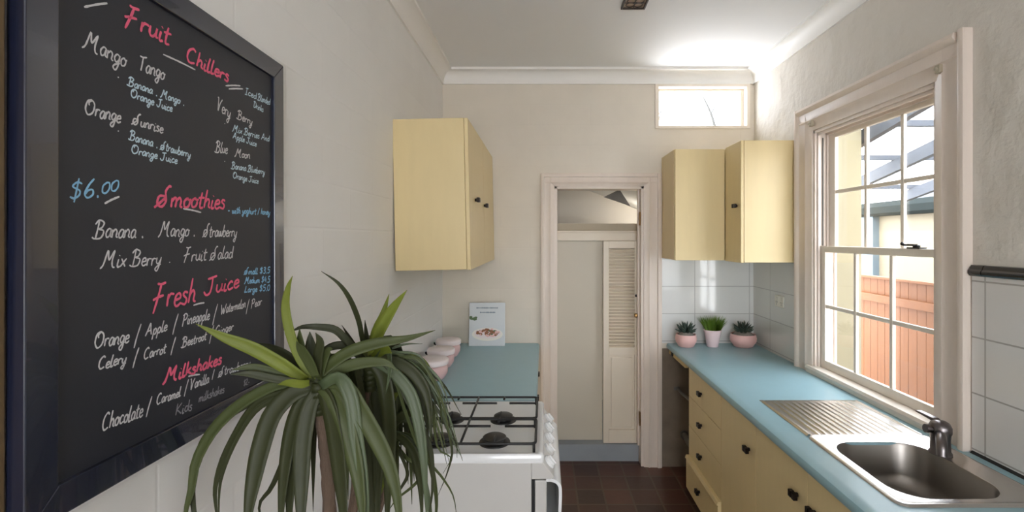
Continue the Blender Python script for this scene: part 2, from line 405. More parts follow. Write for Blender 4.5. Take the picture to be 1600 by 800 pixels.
# ---------------------------------------------------------------- sash window in the right wall
w1 = nb()
def warch(bm, lo, hi, flip):     # vertical architrave leg on the right wall, profile across Y
    w = hi-lo
    prof = [(0, 0), (0, .036), (.08, .040), (.18, .034), (.24, .024), (.60, .020), (.68, .026), (.78, .018), (1, .012), (1, 0)]
    return [(XR-d, (lo+w*u) if not flip else (hi-w*u)) for u, d in prof]
prism(w1, warch(w1, 1.727, WY0, False), 'z', .905, 2.432); prism(w1, warch(w1, WY1, 2.892, True), 'z', .905, 2.432)
h0, h1 = WZ1, 2.428; hw = h1-h0
prism(w1, [(XR, h1), (XR-.040, h1), (XR-.046, h1-.016), (XR-.036, h1-.030), (XR-.026, h1-.036), (XR-.022, h1-.075), (XR-.028, h1-.085), (XR-.018, h1-.098), (XR-.014, h0), (XR, h0)], 'y', 1.762, 2.857)
win = struct('window_1', w1, 'trimp', smooth=True)
b = nb()   # box frame lining and parting beads
jx0, jx1 = XR-.004, XR+.112
box(b, jx0, jx1, WY0-.001, WY0+.016, WZ0, WZ1); box(b, jx0, jx1, WY1-.016, WY1+.001, WZ0, WZ1); box(b, jx0, jx1, WY0, WY1, WZ1-.018, WZ1+.001)
for x in (XR+.014, XR+.064, XR+.108):
    box(b, x-.006, x+.006, WY0+.016, WY0+.028, WZ0, WZ1-.018); box(b, x-.006, x+.006, WY1-.028, WY1-.016, WZ0, WZ1-.018); box(b, x-.006, x+.006, WY0+.016, WY1-.016, WZ1-.032, WZ1-.018)
struct('box_frame', b, 'trimp', win, bevel=.0015)
b = nb()
prism(b, [(XR-.030, .915), (XR-.036, .930), (XR-.030, .944), (XR+.03, .948), (XR+.15, .930), (XR+.15, .905), (XR-.030, .905)], 'y', WY0-.03, WY1+.03)
struct('window_sill', b, 'sash', win, smooth=True)
def sash(name, xc, z0, z1, top, bot, sn, sf):
    y0, y1, th, mu = WY0+.017, WY1-.017, .015, .010
    b = nb()
    box(b, xc-th, xc+.005, y0, y0+sn, z0, z1); box(b, xc-th, xc+.005, y1-sf, y1, z0, z1)
    box(b, xc-th, xc+.005, y0+sn, y1-sf, z0, z0+bot); box(b, xc-th, xc+.005, y0+sn, y1-sf, z1-top, z1)
    gz0, gz1, gy0, gy1 = z0+bot, z1-top, y0+sn, y1-sf
    for i in (1, 2):
        y = gy0+(gy1-gy0)*i/3; box(b, xc-th+.002, xc+.003, y-mu, y+mu, gz0, gz1)
    z = (gz0+gz1)/2
    for i in range(3):
        a = gy0+(gy1-gy0)*i/3+(mu if i else 0); c = gy0+(gy1-gy0)*(i+1)/3-(mu if i < 2 else 0)
        box(b, xc-th+.003, xc+.003, a, c, z-mu, z+mu)
    s = struct(name, b, 'sash', win, bevel=.003)
    g = obj('glass', B(xc-.001, xc+.0025, gy0-.004, gy1+.004, gz0-.004, gz1+.004), 'glass', s, local=True)
    return s
lower_sash = sash('lower_sash', XR+.039, WZ0+.012, 1.628, .034, .045, .022, .048)
upper_sash = sash('upper_sash', XR+.086, 1.594, WZ1-.020, .034, .034, .022, .062)
b = nb()   # sash fastener on the meeting rail
fx = XR+.039
fy = fx*750/(1432-849)
box(b, fx-.016, fx+.016, fy-.035, fy+.035, 1.628, 1.634); lathe(b, [(.014, 1.634), (.014, 1.642), (.006, 1.645)], (fx, fy, 0), 14); obox(b, (fx-.004, fy+.030, 1.643), (.005, .004, 0), (-.004, .036, 0), (0, 0, .004))
lathe(b, [(.002, 1.640), (.007, 1.644), (.008, 1.650), (.002, 1.656)], (fx-.012, fy+.066, 0), 12)
struct('sash_fastener', b, 'black', win, smooth=True)
b = nb(); tube(b, [(XR+.039, WY1-.020, 1.63), (XR+.039, WY1-.020, 2.24)], .004, 8)
struct('sash_cord', b, 'greypipe', win)
for i, (px, py) in enumerate(((1268, 193), (1468, 108))):
    p = at(px, py, (XR-.026)*750/(px-849))
    t = nb(); box(t, XR-.036, XR-.012, p.y-.013, p.y+.013, p.z-.016, p.z+.016); box(t, XR-.046, XR-.036, p.y-.006, p.y+.006, p.z-.006, p.z+.006)
    o = obj('blind_bracket', t, 'ledge', bevel=.003, loc=(XR-.03, p.y, p.z))
    tag(o, ('small painted blind bracket at the far top corner of the sash window', 'small painted blind bracket at the near top corner of the sash window')[i], 'bracket', 'blind brackets on the window head')

# hopper window in the end wall
b = nb()
fw = .024
for a in ((HX0, HX0+fw, YB-.012, YB+.10, HZ0, HZ1), (HX1-fw, HX1, YB-.012, YB+.10, HZ0, HZ1), (HX0+fw, HX1-fw, YB-.012, YB+.10, HZ0, HZ0+.020), (HX0+fw, HX1-fw, YB-.012, YB+.10, HZ1-.02, HZ1)): box(b, *a)
win2 = struct('window_2', b, 'sash', bevel=.002)
b = nb()
for a in ((HX0+fw, HX0+fw+.02, YB+.05, YB+.08, HZ0+.02, HZ1-.02), (HX1-fw-.02, HX1-fw, YB+.05, YB+.08, HZ0+.02, HZ1-.02), (HX0+fw+.02, HX1-fw-.02, YB+.05, YB+.08, HZ0+.02, HZ0+.034), (HX0+fw+.02, HX1-fw-.02, YB+.05, YB+.08, HZ1-.034, HZ1-.02)): box(b, *a)
struct('window_frame', b, 'sash', win2)
struct('glass', B(HX0+fw, HX1-fw, YB+.063, YB+.067, HZ0+.02, HZ1-.02), 'dustglass', win2)

# ---------------------------------------------------------------- cupboards
def knob_at(parent, p, out):
    """turned bow-tie knob: a short stem and a dark double-lobed head, standing out along 'out'"""
    p = Vector(p); out = Vector(out); side = Vector((0,0,1)).cross(out).normalized()
    b = nb()
    tube(b, [p, p+out*.012], .008, 12)
    q = p+out*.012
    for s in (-1, 1):
        obox(b, q+side*s*.0115+out*.007, side*.0095, out*.008, Vector((0,0,.0125)))
    obox(b, q+out*.005, side*.008, out*.006, Vector((0,0,.0085)))
    return obj('knob', b, 'knob', parent, bevel=.002)
def wall_cupboard(name, label, x0, x1, y0, y1, z0, z1, front, doors, knobs, group):
    """front: '+x', '-x' or '-y' = the side the doors hang on; doors: (lo, hi) spans along that side"""
    root = thing(name, label, 'cabinet', ((x0+x1)/2, (y0+y1)/2, z0), group)
    th = .019
    bx = [x0, x1, y0, y1]
    if front == '+x': bx[1] -= th+.001
    if front == '-x': bx[0] += th+.001
    if front == '-y': bx[2] += th+.001
    b = nb(); box(b, *bx, z0, z1)
    obj('carcass', b, 'cream', root, bevel=.002)
    for i, (lo, hi) in enumerate(doors):
        g = .0015
        if front == '+x': d = B(x1-th, x1, lo+g, hi-g, z0-.002, z1)
        elif front == '-x': d = B(x0, x0+th, lo+g, hi-g, z0-.002, z1)
        else: d = B(lo+g, hi-g, y0, y0+th, z0-.002, z1)
        o = obj('door', d, 'cream', root, bevel=.0025)
        for k in knobs:
            if k[0] == i: knob_at(o, k[1], {'+x': (1,0,0), '-x': (-1,0,0), '-y': (0,-1,0)}[front])
    return root
GW = 'cream wall cupboards'
LC = wall_cupboard('wall_cabinet', 'cream two-door wall cabinet on the left wall above the cookbook', XL+.012, -.357, 2.362, YB-.012, 1.515, 2.262, '+x',
    ((2.362, 2.945), (2.945, YB-.012)), ((0, (-.357, 2.56, 1.872)), (1, (-.357, 2.945, 1.868))), GW)
# this cabinet hangs slightly askew, its foot pulled in
LC.rotation_euler = (0, math.radians(-1.2), 0)
wall_cupboard('wall_cabinet', 'cream wall cabinet next to the doorway, below the small high window, no knob', .866, 1.2, 3.165, YB-.004, 1.528, 2.260, '-y', ((.868, 1.198),), (), GW)
wall_cupboard('wall_cabinet', 'cream wall cabinet with a knob, beside the sash window above the sockets', 1.198, XR-.004, 2.91, 3.50, 1.524, 2.266, '-x', ((2.91, 3.163),), ((0, (1.198, 2.97, 1.872)),), GW)

# base units on the right, fronts at X = .93
FX = .93
def base_unit(label, y0, y1, build, zk=.09):
    root = thing('base_cabinet', label, 'cabinet', ((FX+XR)/2, (y0+y1)/2, 0), 'cream base units under the blue worktop')
    b = nb(); e = .0005
    for q in ((FX+.021, XR-.012, y0+e, y0+.018, zk, .862), (FX+.021, XR-.012, y1-.018, y1-e, zk, .862), (FX+.021, XR-.012, y0+.018, y1-.018, zk, zk+.018), (XR-.024, XR-.012, y0+.018, y1-.018, zk+.018, .862), (FX+.021, FX+.040, y0+.018, y1-.018, .80, .862), (FX+.06, FX+.08, y0+e, y1-e, 0, zk)): box(b, *q)
    obj('carcass', b, 'cream', root)
    build(root); return root
def front(name, root, y0, y1, z0, z1, x=FX, th=.019):
    return obj(name, B(x, x+th, y0+.0015, y1-.0015, z0, z1), 'cream', root, bevel=.002)
def drawers(root):
    zs = (.860, .668, .481, .292)
    for i in range(3):
        d = front('drawer', root, 2.51, 3.07, zs[i+1]+.0015, zs[i]-.0015)
        knob_at(d, (FX, 2.82, (.757, .572, .388)[i]), (-1,0,0))
    b = nb(); box(b, FX-.018, FX+.019, 2.512, 3.068, .085, .291)
    prism(b, [(FX-.026, .272), (FX-.018, .2915), (FX+.0205, .2915), (FX+.0205, .272)], 'y', 2.5115, 3.0685)
    d = obj('drawer', b, 'cream', root, bevel=.002, label='deep bottom drawer standing proud of the ones above')
    knob_at(d, (FX-.018, 2.80, .192), (-1,0,0))
base_unit('cream base unit with four drawers, nearest the doorway', 2.51, 3.07, drawers)
def onedoor(root):
    d = front('door', root, 2.10, 2.51, .092, .860); knob_at(d, (FX, 2.165, .72), (-1,0,0))
base_unit('cream base unit with one door, between the drawers and the sink', 2.10, 2.51, onedoor)
def twodoor(root):
    d = front('door', root, 1.69, 2.10, .092, .860); knob_at(d, (FX, 1.755, .735), (-1,0,0))
    d = front('door', root, 1.28, 1.69, .092, .860); knob_at(d, (FX, 1.640, .735), (-1,0,0))
base_unit('cream base unit with a pair of doors and two close knobs, below the sink', 1.28, 2.10, twodoor)
def twodoor2(root):
    d = front('door', root, .87, 1.28, .092, .860); knob_at(d, (FX, .935, .735), (-1,0,0))
    d = front('door', root, .46, .87, .092, .860); knob_at(d, (FX, .80, .735), (-1,0,0))
base_unit('cream base unit at the camera end of the blue worktop, mostly out of frame', .46, 1.28, twodoor2)

# right worktop with a hole for the sink bowl
WT = thing('worktop', 'long blue laminate worktop under the sash window, holding the sink', 'worktop', ((.9+XR)/2, 2, .865))
b = nb()
zt, zb = .905, .864
prof = [(.945, zt), (.915, zt), (.906, zt-.004), (.901, zt-.012), (.900, zt-.024), (.904, zt-.035), (.912, zb), (.945, zb)]
prism(b, prof, 'y', .45, YB-.010)
box(b, .945, 1.060, .45, YB-.010, zb, zt); box(b, 1.400, XR-.010, .45, YB-.010, zb, zt)
box(b, 1.060, 1.400, 1.80, YB-.010, zb, zt); box(b, 1.060, 1.400, .45, 1.405, zb, zt)
obj('slab', b, 'blue', WT, smooth=True, angle=30)
b = nb(); box(b, .915, .935, 3.10, 3.50, zb-.030, zb); box(b, .935, 1.5, 3.47, 3.505, zb-.035, zb)
obj('support_batten', b, 'cream_in', WT)
b = nb(); obox(b, (.922, 3.40, zb-.012), (.014, 0, 0), (0, .02, 0), (0, 0, .012)); obj('bracket', b, 'black', WT)
obj('sealant_bead', prism(nb(), [(XR-.008, zt+.008), (XR-.008, zt), (XR-.018, zt)], 'y', .45, 1.72), 'darkgap', WT)

# sink
SK = thing('sink', 'stainless steel sink with ribbed drainer, set into the blue worktop', 'sink', (1.25, 1.82, zt))
def rrect(x0, x1, y0, y1, r, n=8):
    out = []
    for cx, cy, a in ((x1-r, y1-r, 0), (x0+r, y1-r, 90), (x0+r, y0+r, 180), (x1-r, y0+r, 270)):
        for i in range(n+1):
            t = math.radians(a+90*i/n); out.append((cx+r*math.cos(t), cy+r*math.sin(t)))
    return out
def loopv(bm, pts, z): return [bm.verts.new((x, y, z)) for x, y in pts]
def bridge(bm, A, D):
    n = len(A)
    for i in range(n): bm.faces.new((A[i], A[(i+1) % n], D[(i+1) % n], D[i]))
sx0, sx1, sy0, sy1, sd = 1.020, 1.482, 1.370, 2.272, 1.862
b = nb()
R = [loopv(b, rrect(sx0-.004, sx1+.004, sy0-.004, sd, .035), zt+.0005), loopv(b, rrect(sx0, sx1, sy0, sd, .032), zt+.006), loopv(b, rrect(sx0+.010, sx1-.010, sy0+.010, sd-.006, .03), zt+.006), loopv(b, rrect(sx0+.016, sx1-.016, sy0+.016, sd-.010, .03), zt+.003),
     loopv(b, rrect(1.052, 1.404, 1.402, 1.812, .10), zt+.003), loopv(b, rrect(1.060, 1.396, 1.410, 1.804, .095), zt+.0015)]
for A, D in zip(R, R[1:]): bridge(b, A, D)
obj('rim', b, 'steel', SK, smooth=True, angle=60)
b = nb()
R = [loopv(b, rrect(1.060, 1.396, 1.410, 1.804, .095), zt+.0015), loopv(b, rrect(1.064, 1.392, 1.414, 1.800, .092), zt-.008), loopv(b, rrect(1.072, 1.384, 1.422, 1.792, .09), zt-.11), loopv(b, rrect(1.082, 1.374, 1.432, 1.782, .085), zt-.140), loopv(b, rrect(1.105, 1.351, 1.455, 1.759, .07), zt-.156)]
for A, D in zip(R, R[1:]): bridge(b, A, D)
b.faces.new(R[-1])
obj('bowl', b, 'steel_dark', SK, smooth=True, angle=60)
b = lathe(nb(), [(.042, zt-.156), (.042, zt-.153), (.034, zt-.152), (.030, zt-.158), (.004, zt-.158)], (1.23, 1.60, 0), 28)
obj('plug_hole', b, 'chrome', SK, smooth=True)
b = nb()   # ribbed drainer plate
nx, ny = 120, 24
G = []
for j in range(ny+1):
    y = sd+(sy1-sd)*j/ny; row = []
    for i in range(nx+1):
        x = sx0+(sx1-sx0)*i/nx
        ex = min(x-sx0, sx1-x); ey = sy1-y; e = min(ex, ey)
        z = zt+.003
        if e < .004: z = zt+.001
        elif e < .014: z = zt+.007
        elif e < .022: z = zt+.007-(e-.014)*.5
        if ex > .045 and ey > .045 and y > sd+.012:
            z += .0026*max(0, math.sin((x-sx0-.045)/(sx1-sx0-.09)*PI*26))
        row.append(b.verts.new((x, y, z)))
    G.append(row)
for j in range(ny):
    for i in range(nx): b.faces.new((G[j][i], G[j][i+1], G[j+1][i+1], G[j+1][i]))
obj('drainer', b, 'steel', SK, smooth='all')

# mixer tap
TP = thing('mixer_tap', 'stubby worn chrome mixer tap behind the sink bowl', 'tap', (1.405, 1.705, zt+.003))
tx, ty, tz = 1.410, 1.705, zt+.003
b = lathe(nb(), [(.034, tz), (.034, tz+.006), (.030, tz+.010), (.029, tz+.050), (.031, tz+.070), (.034, tz+.076), (.034, tz+.096), (.028, tz+.109), (.018, tz+.115), (.002, tz+.117)], (tx, ty, 0), 28)
obj('body', b, 'chrome', TP, smooth=True, angle=50)
b = nb(); pts = crom([(tx-.010, ty-.014, tz+.070), (tx-.034, ty-.044, tz+.076), (tx-.060, ty-.078, tz+.062), (tx-.066, ty-.086, tz+.030)], 12)
tube(b, pts, .016, 16); obj('spout', b, 'chrome', TP, smooth=True, angle=60)
b = nb(); tube(b, [(tx-.02, ty, tz+.084), (tx-.044, ty+.002, tz+.088)], .0125, 14); tube(b, [(tx-.043, ty+.002, tz+.088), (tx-.052, ty+.003, tz+.089)], .015, 14)
obj('side_knob', b, 'chrome', TP, smooth=True, angle=50)
b = nb(); prism(b, [(ty-.006, tz+.110), (ty+.02, tz+.119), (ty+.10, tz+.119), (ty+.102, tz+.113), (ty+.02, tz+.106)], 'x', tx-.012, tx+.012)
obj('lever', b, 'chrome', TP, bevel=.003)

# the left run: base cabinet, worktop
LB = thing('base_cabinet', 'cream base cabinet under the short blue worktop between cooker and doorway wall', 'cabinet', (-.4, 2.9, 0))
b = nb(); box(b, XL+.012, -.073, 2.275, YB-.014, .09, .864); box(b, XL+.012, -.11, 2.275, YB-.014, 0, .09); obj('carcass', b, 'cream', LB)
for (y0, y1, ky) in ((2.275, 2.895, 2.76), (2.895, YB-.014, 3.24)):
    d = obj('door', B(-.071, -.052, y0+.0015, y1-.0015, .092, .860), 'cream', LB, bevel=.002); knob_at(d, (-.052, ky, .755), (1,0,0))
b = nb()
prof = [(XL+.010, zt), (-.045, zt), (-.036, zt-.004), (-.031, zt-.012), (-.030, zt-.024), (-.034, zt-.035), (-.042, zb), (XL+.010, zb)]
prism(b, prof, 'y', 2.266, YB-.010)
o = obj('worktop', b, 'blue', smooth=True, angle=30, loc=(-.39, 2.9, zb)); tag(o, 'short blue laminate worktop behind the gas cooker, carrying the cookbook', 'worktop')

# ---------------------------------------------------------------- gas cooker
SV = thing('gas_cooker', 'white freestanding gas cooker with four burners, beside the left worktop', 'cooker', (-.3, 1.98, 0))
cx0, cx1, cy0, cy1, ct = -.60, 0.0, 1.702, 2.258, .905
b = nb(); box(b, cx0, -.042, cy0, cy1, .06, ct-.03); box(b, cx0+.03, -.08, cy0+.03, cy1-.03, 0, .06)
obj('body', b, 'enamel_side', SV, bevel=.003)
b = nb()   # pressed hob plate with a raised lip
R = [loopv(b, rrect(cx0, cx1+.002, cy0-.001, cy1, .012, 5), ct-.030), loopv(b, rrect(cx0, cx1+.003, cy0-.002, cy1, .012, 5), ct-.008), loopv(b, rrect(cx0+.004, cx1-.003, cy0+.003, cy1-.004, .012, 5), ct+.001), loopv(b, rrect(cx0+.016, cx1-.016, cy0+.014, cy1-.014, .014, 5), ct+.001), loopv(b, rrect(cx0+.028, cx1-.028, cy0+.024, cy1-.024, .014, 5), ct-.006)]
for A, D in zip(R, R[1:]): bridge(b, A, D)
b.faces.new(R[-1]); b.faces.new(R[0])
obj('hob', b, 'enamel', SV, smooth=True, angle=50)
zh = ct-.006
for (bx, by, r) in ((-.170, 2.040, .040), (-.388, 2.040, .036), (-.185, 1.820, .044), (-.392, 1.820, .040)):
    b = lathe(nb(), [(r+.016, zh-.001), (r+.014, zh+.004), (r*.86, zh+.007), (r*.86, zh+.014), (r, zh+.016), (r, zh+.021), (r*.8, zh+.026), (.003, zh+.027)], (bx, by, 0), 28)
    obj('burner', b, 'burner', SV, smooth=True, angle=50)
def support(y0, y1):
    b = nb(); z = zh+.034; r = .0050
    x0, x1 = -.57, -.028
    fr = [(x, y, z) for x, y in rrect(x0, x1, y0, y1, .018, 5)]; tube(b, fr+[fr[0]], r, 8)
    mid = (x0+x1)/2
    tube(b, [(mid, y0, z), (mid, y1, z)], r, 8)
    yc = y0+(y1-y0)*.70
    for xb in (-.18, -.39):
        for s in (-1, 1):
            xe = x1 if (s > 0) == (xb > mid) and s > 0 else (x0 if s < 0 and xb < mid else mid)
            tube(b, [(xe, yc, z-.001), (xb+s*.028, yc, z-.001)], r, 8)
        tube(b, [(xb, y1, z), (xb, y1-.03, z)], r, 8); tube(b, [(xb, y0, z), (xb, y0+.05, z), (xb, y0+.075, z-.003)], r, 8)
    for (x, y) in ((x0+.006, y0+.006), (x1-.006, y0+.006), (x0+.006, y1-.006), (x1-.006, y1-.006)): tube(b, [(x, y, z), (x, y, zh+.001)], r, 8)
    o = obj('pan_support', b, 'iron', SV, smooth='all')
support(1.727, 1.962); support(1.972, 2.232)
# sloping control panel with a row of knobs on the +x side
b = nb(); prism(b, [(-.042, ct-.030), (.000, ct-.030), (.040, .826), (.028, .818), (-.042, .816)], 'y', cy0, cy1); obj('control_panel', b, 'enamel_side', SV, bevel=.003)
nrm = Vector((.049, 0, .040)).normalized()
for i in range(5):
    p = Vector((.022, cy0+.06+i*.106, .851)); u = Vector((-nrm.z, 0, nrm.x))
    b = nb(); tube(b, [p-nrm*.002, p+nrm*.006, p+nrm*.008, p+nrm*.014], .02, 20, rr=[.026, .025, .020, .018]); obox(b, p+nrm*.014, u*.018, Vector((0,.004,0)), nrm*.006)
    obj('control_knob', b, 'enamel', SV, smooth=True, angle=40)
b = nb(); box(b, -.030, .012, cy0+.002, cy1-.002, .13, .812); od = obj('oven_door', b, 'enamel_side', SV, bevel=.004)
obj('door_seal', B(-.042, -.030, cy0+.006, cy1-.006, .13, .812), 'darkgap', od)
obj('oven_window', B(.010, .0135, cy0+.09, cy1-.09, .30, .62), 'oven_glass', od)
prof = crom([(.010, 0, .806), (.030, 0, .806), (.050, 0, .795), (.055, 0, .770), (.053, 0, .700), (.050, 0, .640), (.040, 0, .622), (.010, 0, .618)], 28)
b = nb(); n = len(prof); inn = []
for i, p in enumerate(prof):
    t = (prof[min(i+1, n-1)]-prof[max(i-1, 0)]).normalized(); inn.append(p+Vector((-t.z, 0, t.x))*-.011 if False else p-Vector((-t.z, 0, t.x))*-.011)
A0 = [b.verts.new((p.x, cy0+.004, p.z)) for p in prof]; A1 = [b.verts.new((p.x, cy1-.004, p.z)) for p in prof]
I0 = [b.verts.new((p.x, cy0+.004, p.z)) for p in inn]; I1 = [b.verts.new((p.x, cy1-.004, p.z)) for p in inn]
for i in range(n-1):
    b.faces.new((A0[i], A0[i+1], A1[i+1], A1[i])); b.faces.new((I0[i], I1[i], I1[i+1], I0[i+1])); b.faces.new((A0[i], I0[i], I0[i+1], A0[i+1])); b.faces.new((A1[i], A1[i+1], I1[i+1], I1[i]))
obj('handle', b, 'enamel', od, smooth=True, angle=50)
obj('plinth_drawer', B(-.030, .008, cy0+.002, cy1-.002, .02, .125), 'enamel_side', SV, bevel=.003)

# ---------------------------------------------------------------- things on the left worktop
CB = thing('cookbook', 'pale blue cookbook with a plate of food on its cover, propped against the end wall', 'book', (-.403, 3.42, zt), None, (math.radians(-7), 0, 0))
bw, bh, bt = .256, .305, .022
b = nb(); box(b, -bw/2, bw/2, -bt/2, -bt/2+.003, 0, bh); box(b, -bw/2, bw/2, bt/2-.003, bt/2, 0, bh); box(b, -bw/2, -bw/2+.004, -bt/2, bt/2, 0, bh)
cv = obj('cover', b, 'cover', CB, local=True, bevel=.001)
obj('pages', B(-bw/2+.004, bw/2-.004, -bt/2+.003, bt/2-.003, .003, bh-.003), 'paper', CB, local=True)
b = nb(); y = -bt/2-.0006
def disc(bm, cx, cz, rx, rz, y, mi=0, n=40):
    bm.faces.new([bm.verts.new((cx+rx*math.cos(2*PI*i/n), y, cz+rz*math.sin(2*PI*i/n))) for i in range(n)]).material_index = mi
disc(b, .004, .082, .110, .046, y, 0); disc(b, .006, .088, .095, .036, y-.0003, 1)
for i in range(60):
    t = random.uniform(0, 2*PI); r = math.sqrt(random.random()); disc(b, .008+.078*r*math.cos(t), .094+.026*r*math.sin(t), random.uniform(.007, .015), random.uniform(.005, .010), y-.0005-.00001*i, random.choice((2, 2, 2, 3, 4)), 9)
obj('plate_picture', b, ['plate', 'lidw', 'food', 'foodg', 'pinkpot'], cv, local=True)
b = nb()
for i in range(9): disc(b, -.098+random.uniform(-.022, .02), .196+random.uniform(-.012, .012), .012, .008, y-.0004-.00001*i, 0, 8)
obj('herb_picture', b, 'foodg', cv, local=True)
for z, w in ((.268, .075), (.236, .05)):
    b = nb(); k = -w
    while k < w: disc(b, k+.004, z, random.uniform(.005, .008), random.uniform(.003, .006), y-.0003-.00001*abs(int(k*1000) % 7), 0, 8); k += .009
    obj('title_line', b, 'ink', cv, local=True)

cn = None
for i, (x, yy, lab) in enumerate(((-.600, 2.62, 'pink lidded canister nearest the cooker, against the left wall'), (-.610, 2.86, 'pink lidded canister in the middle of the row of three along the left wall'), (-.618, 3.12, 'pink lidded canister furthest along the left wall, nearest the cookbook'))):
    if cn is None:
        cn = thing('canister', lab, 'canister', (x, yy, zt), 'pink canisters along the left wall')
        L = Vector((x, yy, zt))
        r = .078
        b = lathe(nb(), [(.050, zt), (.058, zt+.004), (r-.002, zt+.034), (r, zt+.060), (r-.006, zt+.076), (r-.010, zt+.078), (.003, zt+.078)], (x, yy, 0), 36); obj('pot', b, 'canister', cn, smooth=True, angle=50)
        b = lathe(nb(), [(.003, zt+.078), (r-.010, zt+.078), (r+.002, zt+.082), (r+.004, zt+.105), (r-.002, zt+.112), (.003, zt+.113)], (x, yy, 0), 36); obj('lid', b, 'lidw', cn, smooth=True, angle=50)
        b = nb(); tube(b, [(x-r-.001, yy-.004, zt+.076), (x-r-.010, yy-.006, zt+.082), (x-r-.010, yy-.006, zt+.092)], .006, 8); obj('lid_gap_shade', b, 'black', cn)  # shaded gap below the lid, put in as a black tube
    else:
        c = copy_tree(cn); c.location = (x, yy, zt); c['label'] = lab

# ---------------------------------------------------------------- plants on the right worktop
def succulent(x, y, r, h, lab, seed, mat):
    rnd = random.Random(seed)
    t = thing('potted_succulent', lab, 'plant', (x, y, zt), 'succulents in pink bowls')
    b = lathe(nb(), [(r*.62, zt), (r*.72, zt+.004), (r*.97, zt+h*.45), (r, zt+h*.7), (r*.93, zt+h), (r*.87, zt+h), (r*.9, zt+h*.8), (.003, zt+h*.78)], (x, y, 0), 36)
    obj('pot', b, mat, t, smooth=True, angle=60)
    b = lathe(nb(), [(r*.88, zt+h*.78), (r*.86, zt+h*.86), (r*.6, zt+h*1.12), (r*.45, zt+h*1.2), (.003, zt+h*1.22)], (x, y, 0), 24); obj('pebbles', b, 'stones', t, smooth=True)
    b = nb()
    for ring, (n, el, ln, wd) in enumerate(((8, .18, .078, .0105), (7, .55, .082, .0105), (6, .92, .076, .009), (4, 1.28, .066, .0075))):
        for k in range(n):
            a = 2*PI*(k+.5*(ring % 2))/n+rnd.uniform(-.15, .15); e = el+rnd.uniform(-.1, .1)
            d = Vector((math.cos(a)*math.cos(e), math.sin(a)*math.cos(e), math.sin(e))); o = Vector((x, y, zt+h*1.2))
            c = crom([o, o+d*ln*.5+Vector((0,0,-.002)), o+d*ln+Vector((0,0,.008))], 6)
            tube(b, c, wd, 8, rr=[wd*.6, wd*.85, wd, wd*.95, wd*.75, wd*.45, wd*.08])
    obj('leaf_rosette', b, 'succ', t, smooth='all')
    return t
succulent(1.010, 3.40, .074, .088, 'small dark succulent in a pink bowl, nearest the doorway', 3, 'pinkpot')
succulent(1.415, 3.40, .090, .090, 'larger dark succulent in a dusky pink bowl, in the corner by the side wall', 5, 'pinkpot')
gx, gy = 1.198, 3.40
GP = thing('potted_grass', 'tuft of green grass in a tall pale pink pot, between the two succulents', 'plant', (gx, gy, zt))
b = lathe(nb(), [(.036, zt), (.039, zt+.003), (.056, zt+.104), (.060, zt+.106), (.061, zt+.120), (.055, zt+.120), (.053, zt+.110), (.003, zt+.108)], (gx, gy, 0), 36); obj('pot', b, 'pinkpale', GP, smooth=True, angle=50)
b = lathe(nb(), [(.053, zt+.108), (.04, zt+.114), (.003, zt+.116)], (gx, gy, 0), 20); obj('soil', b, 'soil', GP)
b = nb()
for i in range(420):
    a = random.uniform(0, 2*PI); r = .048*math.sqrt(random.random()); o = Vector((gx+r*math.cos(a), gy+r*math.sin(a), zt+.112)); ln = random.uniform(.075, .118)
    lean = r/.048*random.uniform(.25, .75); d = Vector((math.cos(a)*lean, math.sin(a)*lean, 1)).normalized(); s = Vector((-math.sin(a+1), math.cos(a+1), 0))*.0022
    p1 = o+d*ln*.55; p2 = o+d*ln+Vector((math.cos(a), math.sin(a), 0))*.018*lean
    v = [b.verts.new(q) for q in (o-s, o+s, p1+s*.8, p1-s*.8, p2)]
    b.faces.new(v[:4]); b.faces.new((v[3], v[2], v[4]))
tag(obj('grass_blades', b, 'grass', GP), kind='stuff')

# double power point on the tiled corner, towel rail and waste pipe in the gap under the worktop
p = at(1221, 471, XR*750/(1221-849))
PP = thing('power_point', 'cream double power point on the white tiles above the worktop', 'socket', (XR-.008, p.y, p.z))
b = nb(); box(b, XR-.017, XR-.008, p.y-.058, p.y+.058, p.z-.037, p.z+.037); obj('face_plate', b, 'plastic', PP, bevel=.003)
for s in (-1, 1):
    b = nb(); box(b, XR-.021, XR-.016, p.y+s*.030-.009, p.y+s*.030+.009, p.z+.006, p.z+.026); obj('switch', b, 'plastic', PP, bevel=.002)
    b = nb()
    for dx, dz, r in ((-.008, -.006, .5), (.008, -.006, -.5), (0, -.020, 0)): obox(b, (XR-.0172, p.y+s*.030+dx, p.z+dz), (.0008, 0, 0), (0, .0014, .0006*r), (0, 0, .005))
    obj('pin_slots', b, 'greypipe', PP)
TR = thing('towel_rail', 'grey rail running through the gap under the worktop, beside the drawers', 'rail', (.985, YB, .58))
b = nb(); tube(b, crom([(.985, YB-.002, .572), (.978, 3.40, .576), (.975, 3.25, .590), (.975, 3.085, .600)], 14), .010, 12); obj('bar', b, 'greypipe', TR, smooth=True)
b = nb(); box(b, .955, 1.0, YB-.010, YB, .56, .585); obj('wall_batten', b, 'greypipe', TR)
WP = thing('waste_pipe', 'dark bent waste pipe by the floor in the gap beside the drawers', 'pipe', (1.06, 3.40, 0))
b = nb(); tube(b, crom([(1.03, YB-.002, .235), (1.03, 3.46, .235), (1.035, 3.42, .215), (1.07, 3.38, .175), (1.10, 3.36, .10), (1.10, 3.36, 0)], 24), .020, 14); obj('pipe', b, 'greypipe', WP, smooth=True)
b = nb(); tube(b, [(1.03, YB-.001, .235), (1.03, YB-.016, .235)], .032, 20); obj('flange', b, 'greypipe', WP, smooth=True)

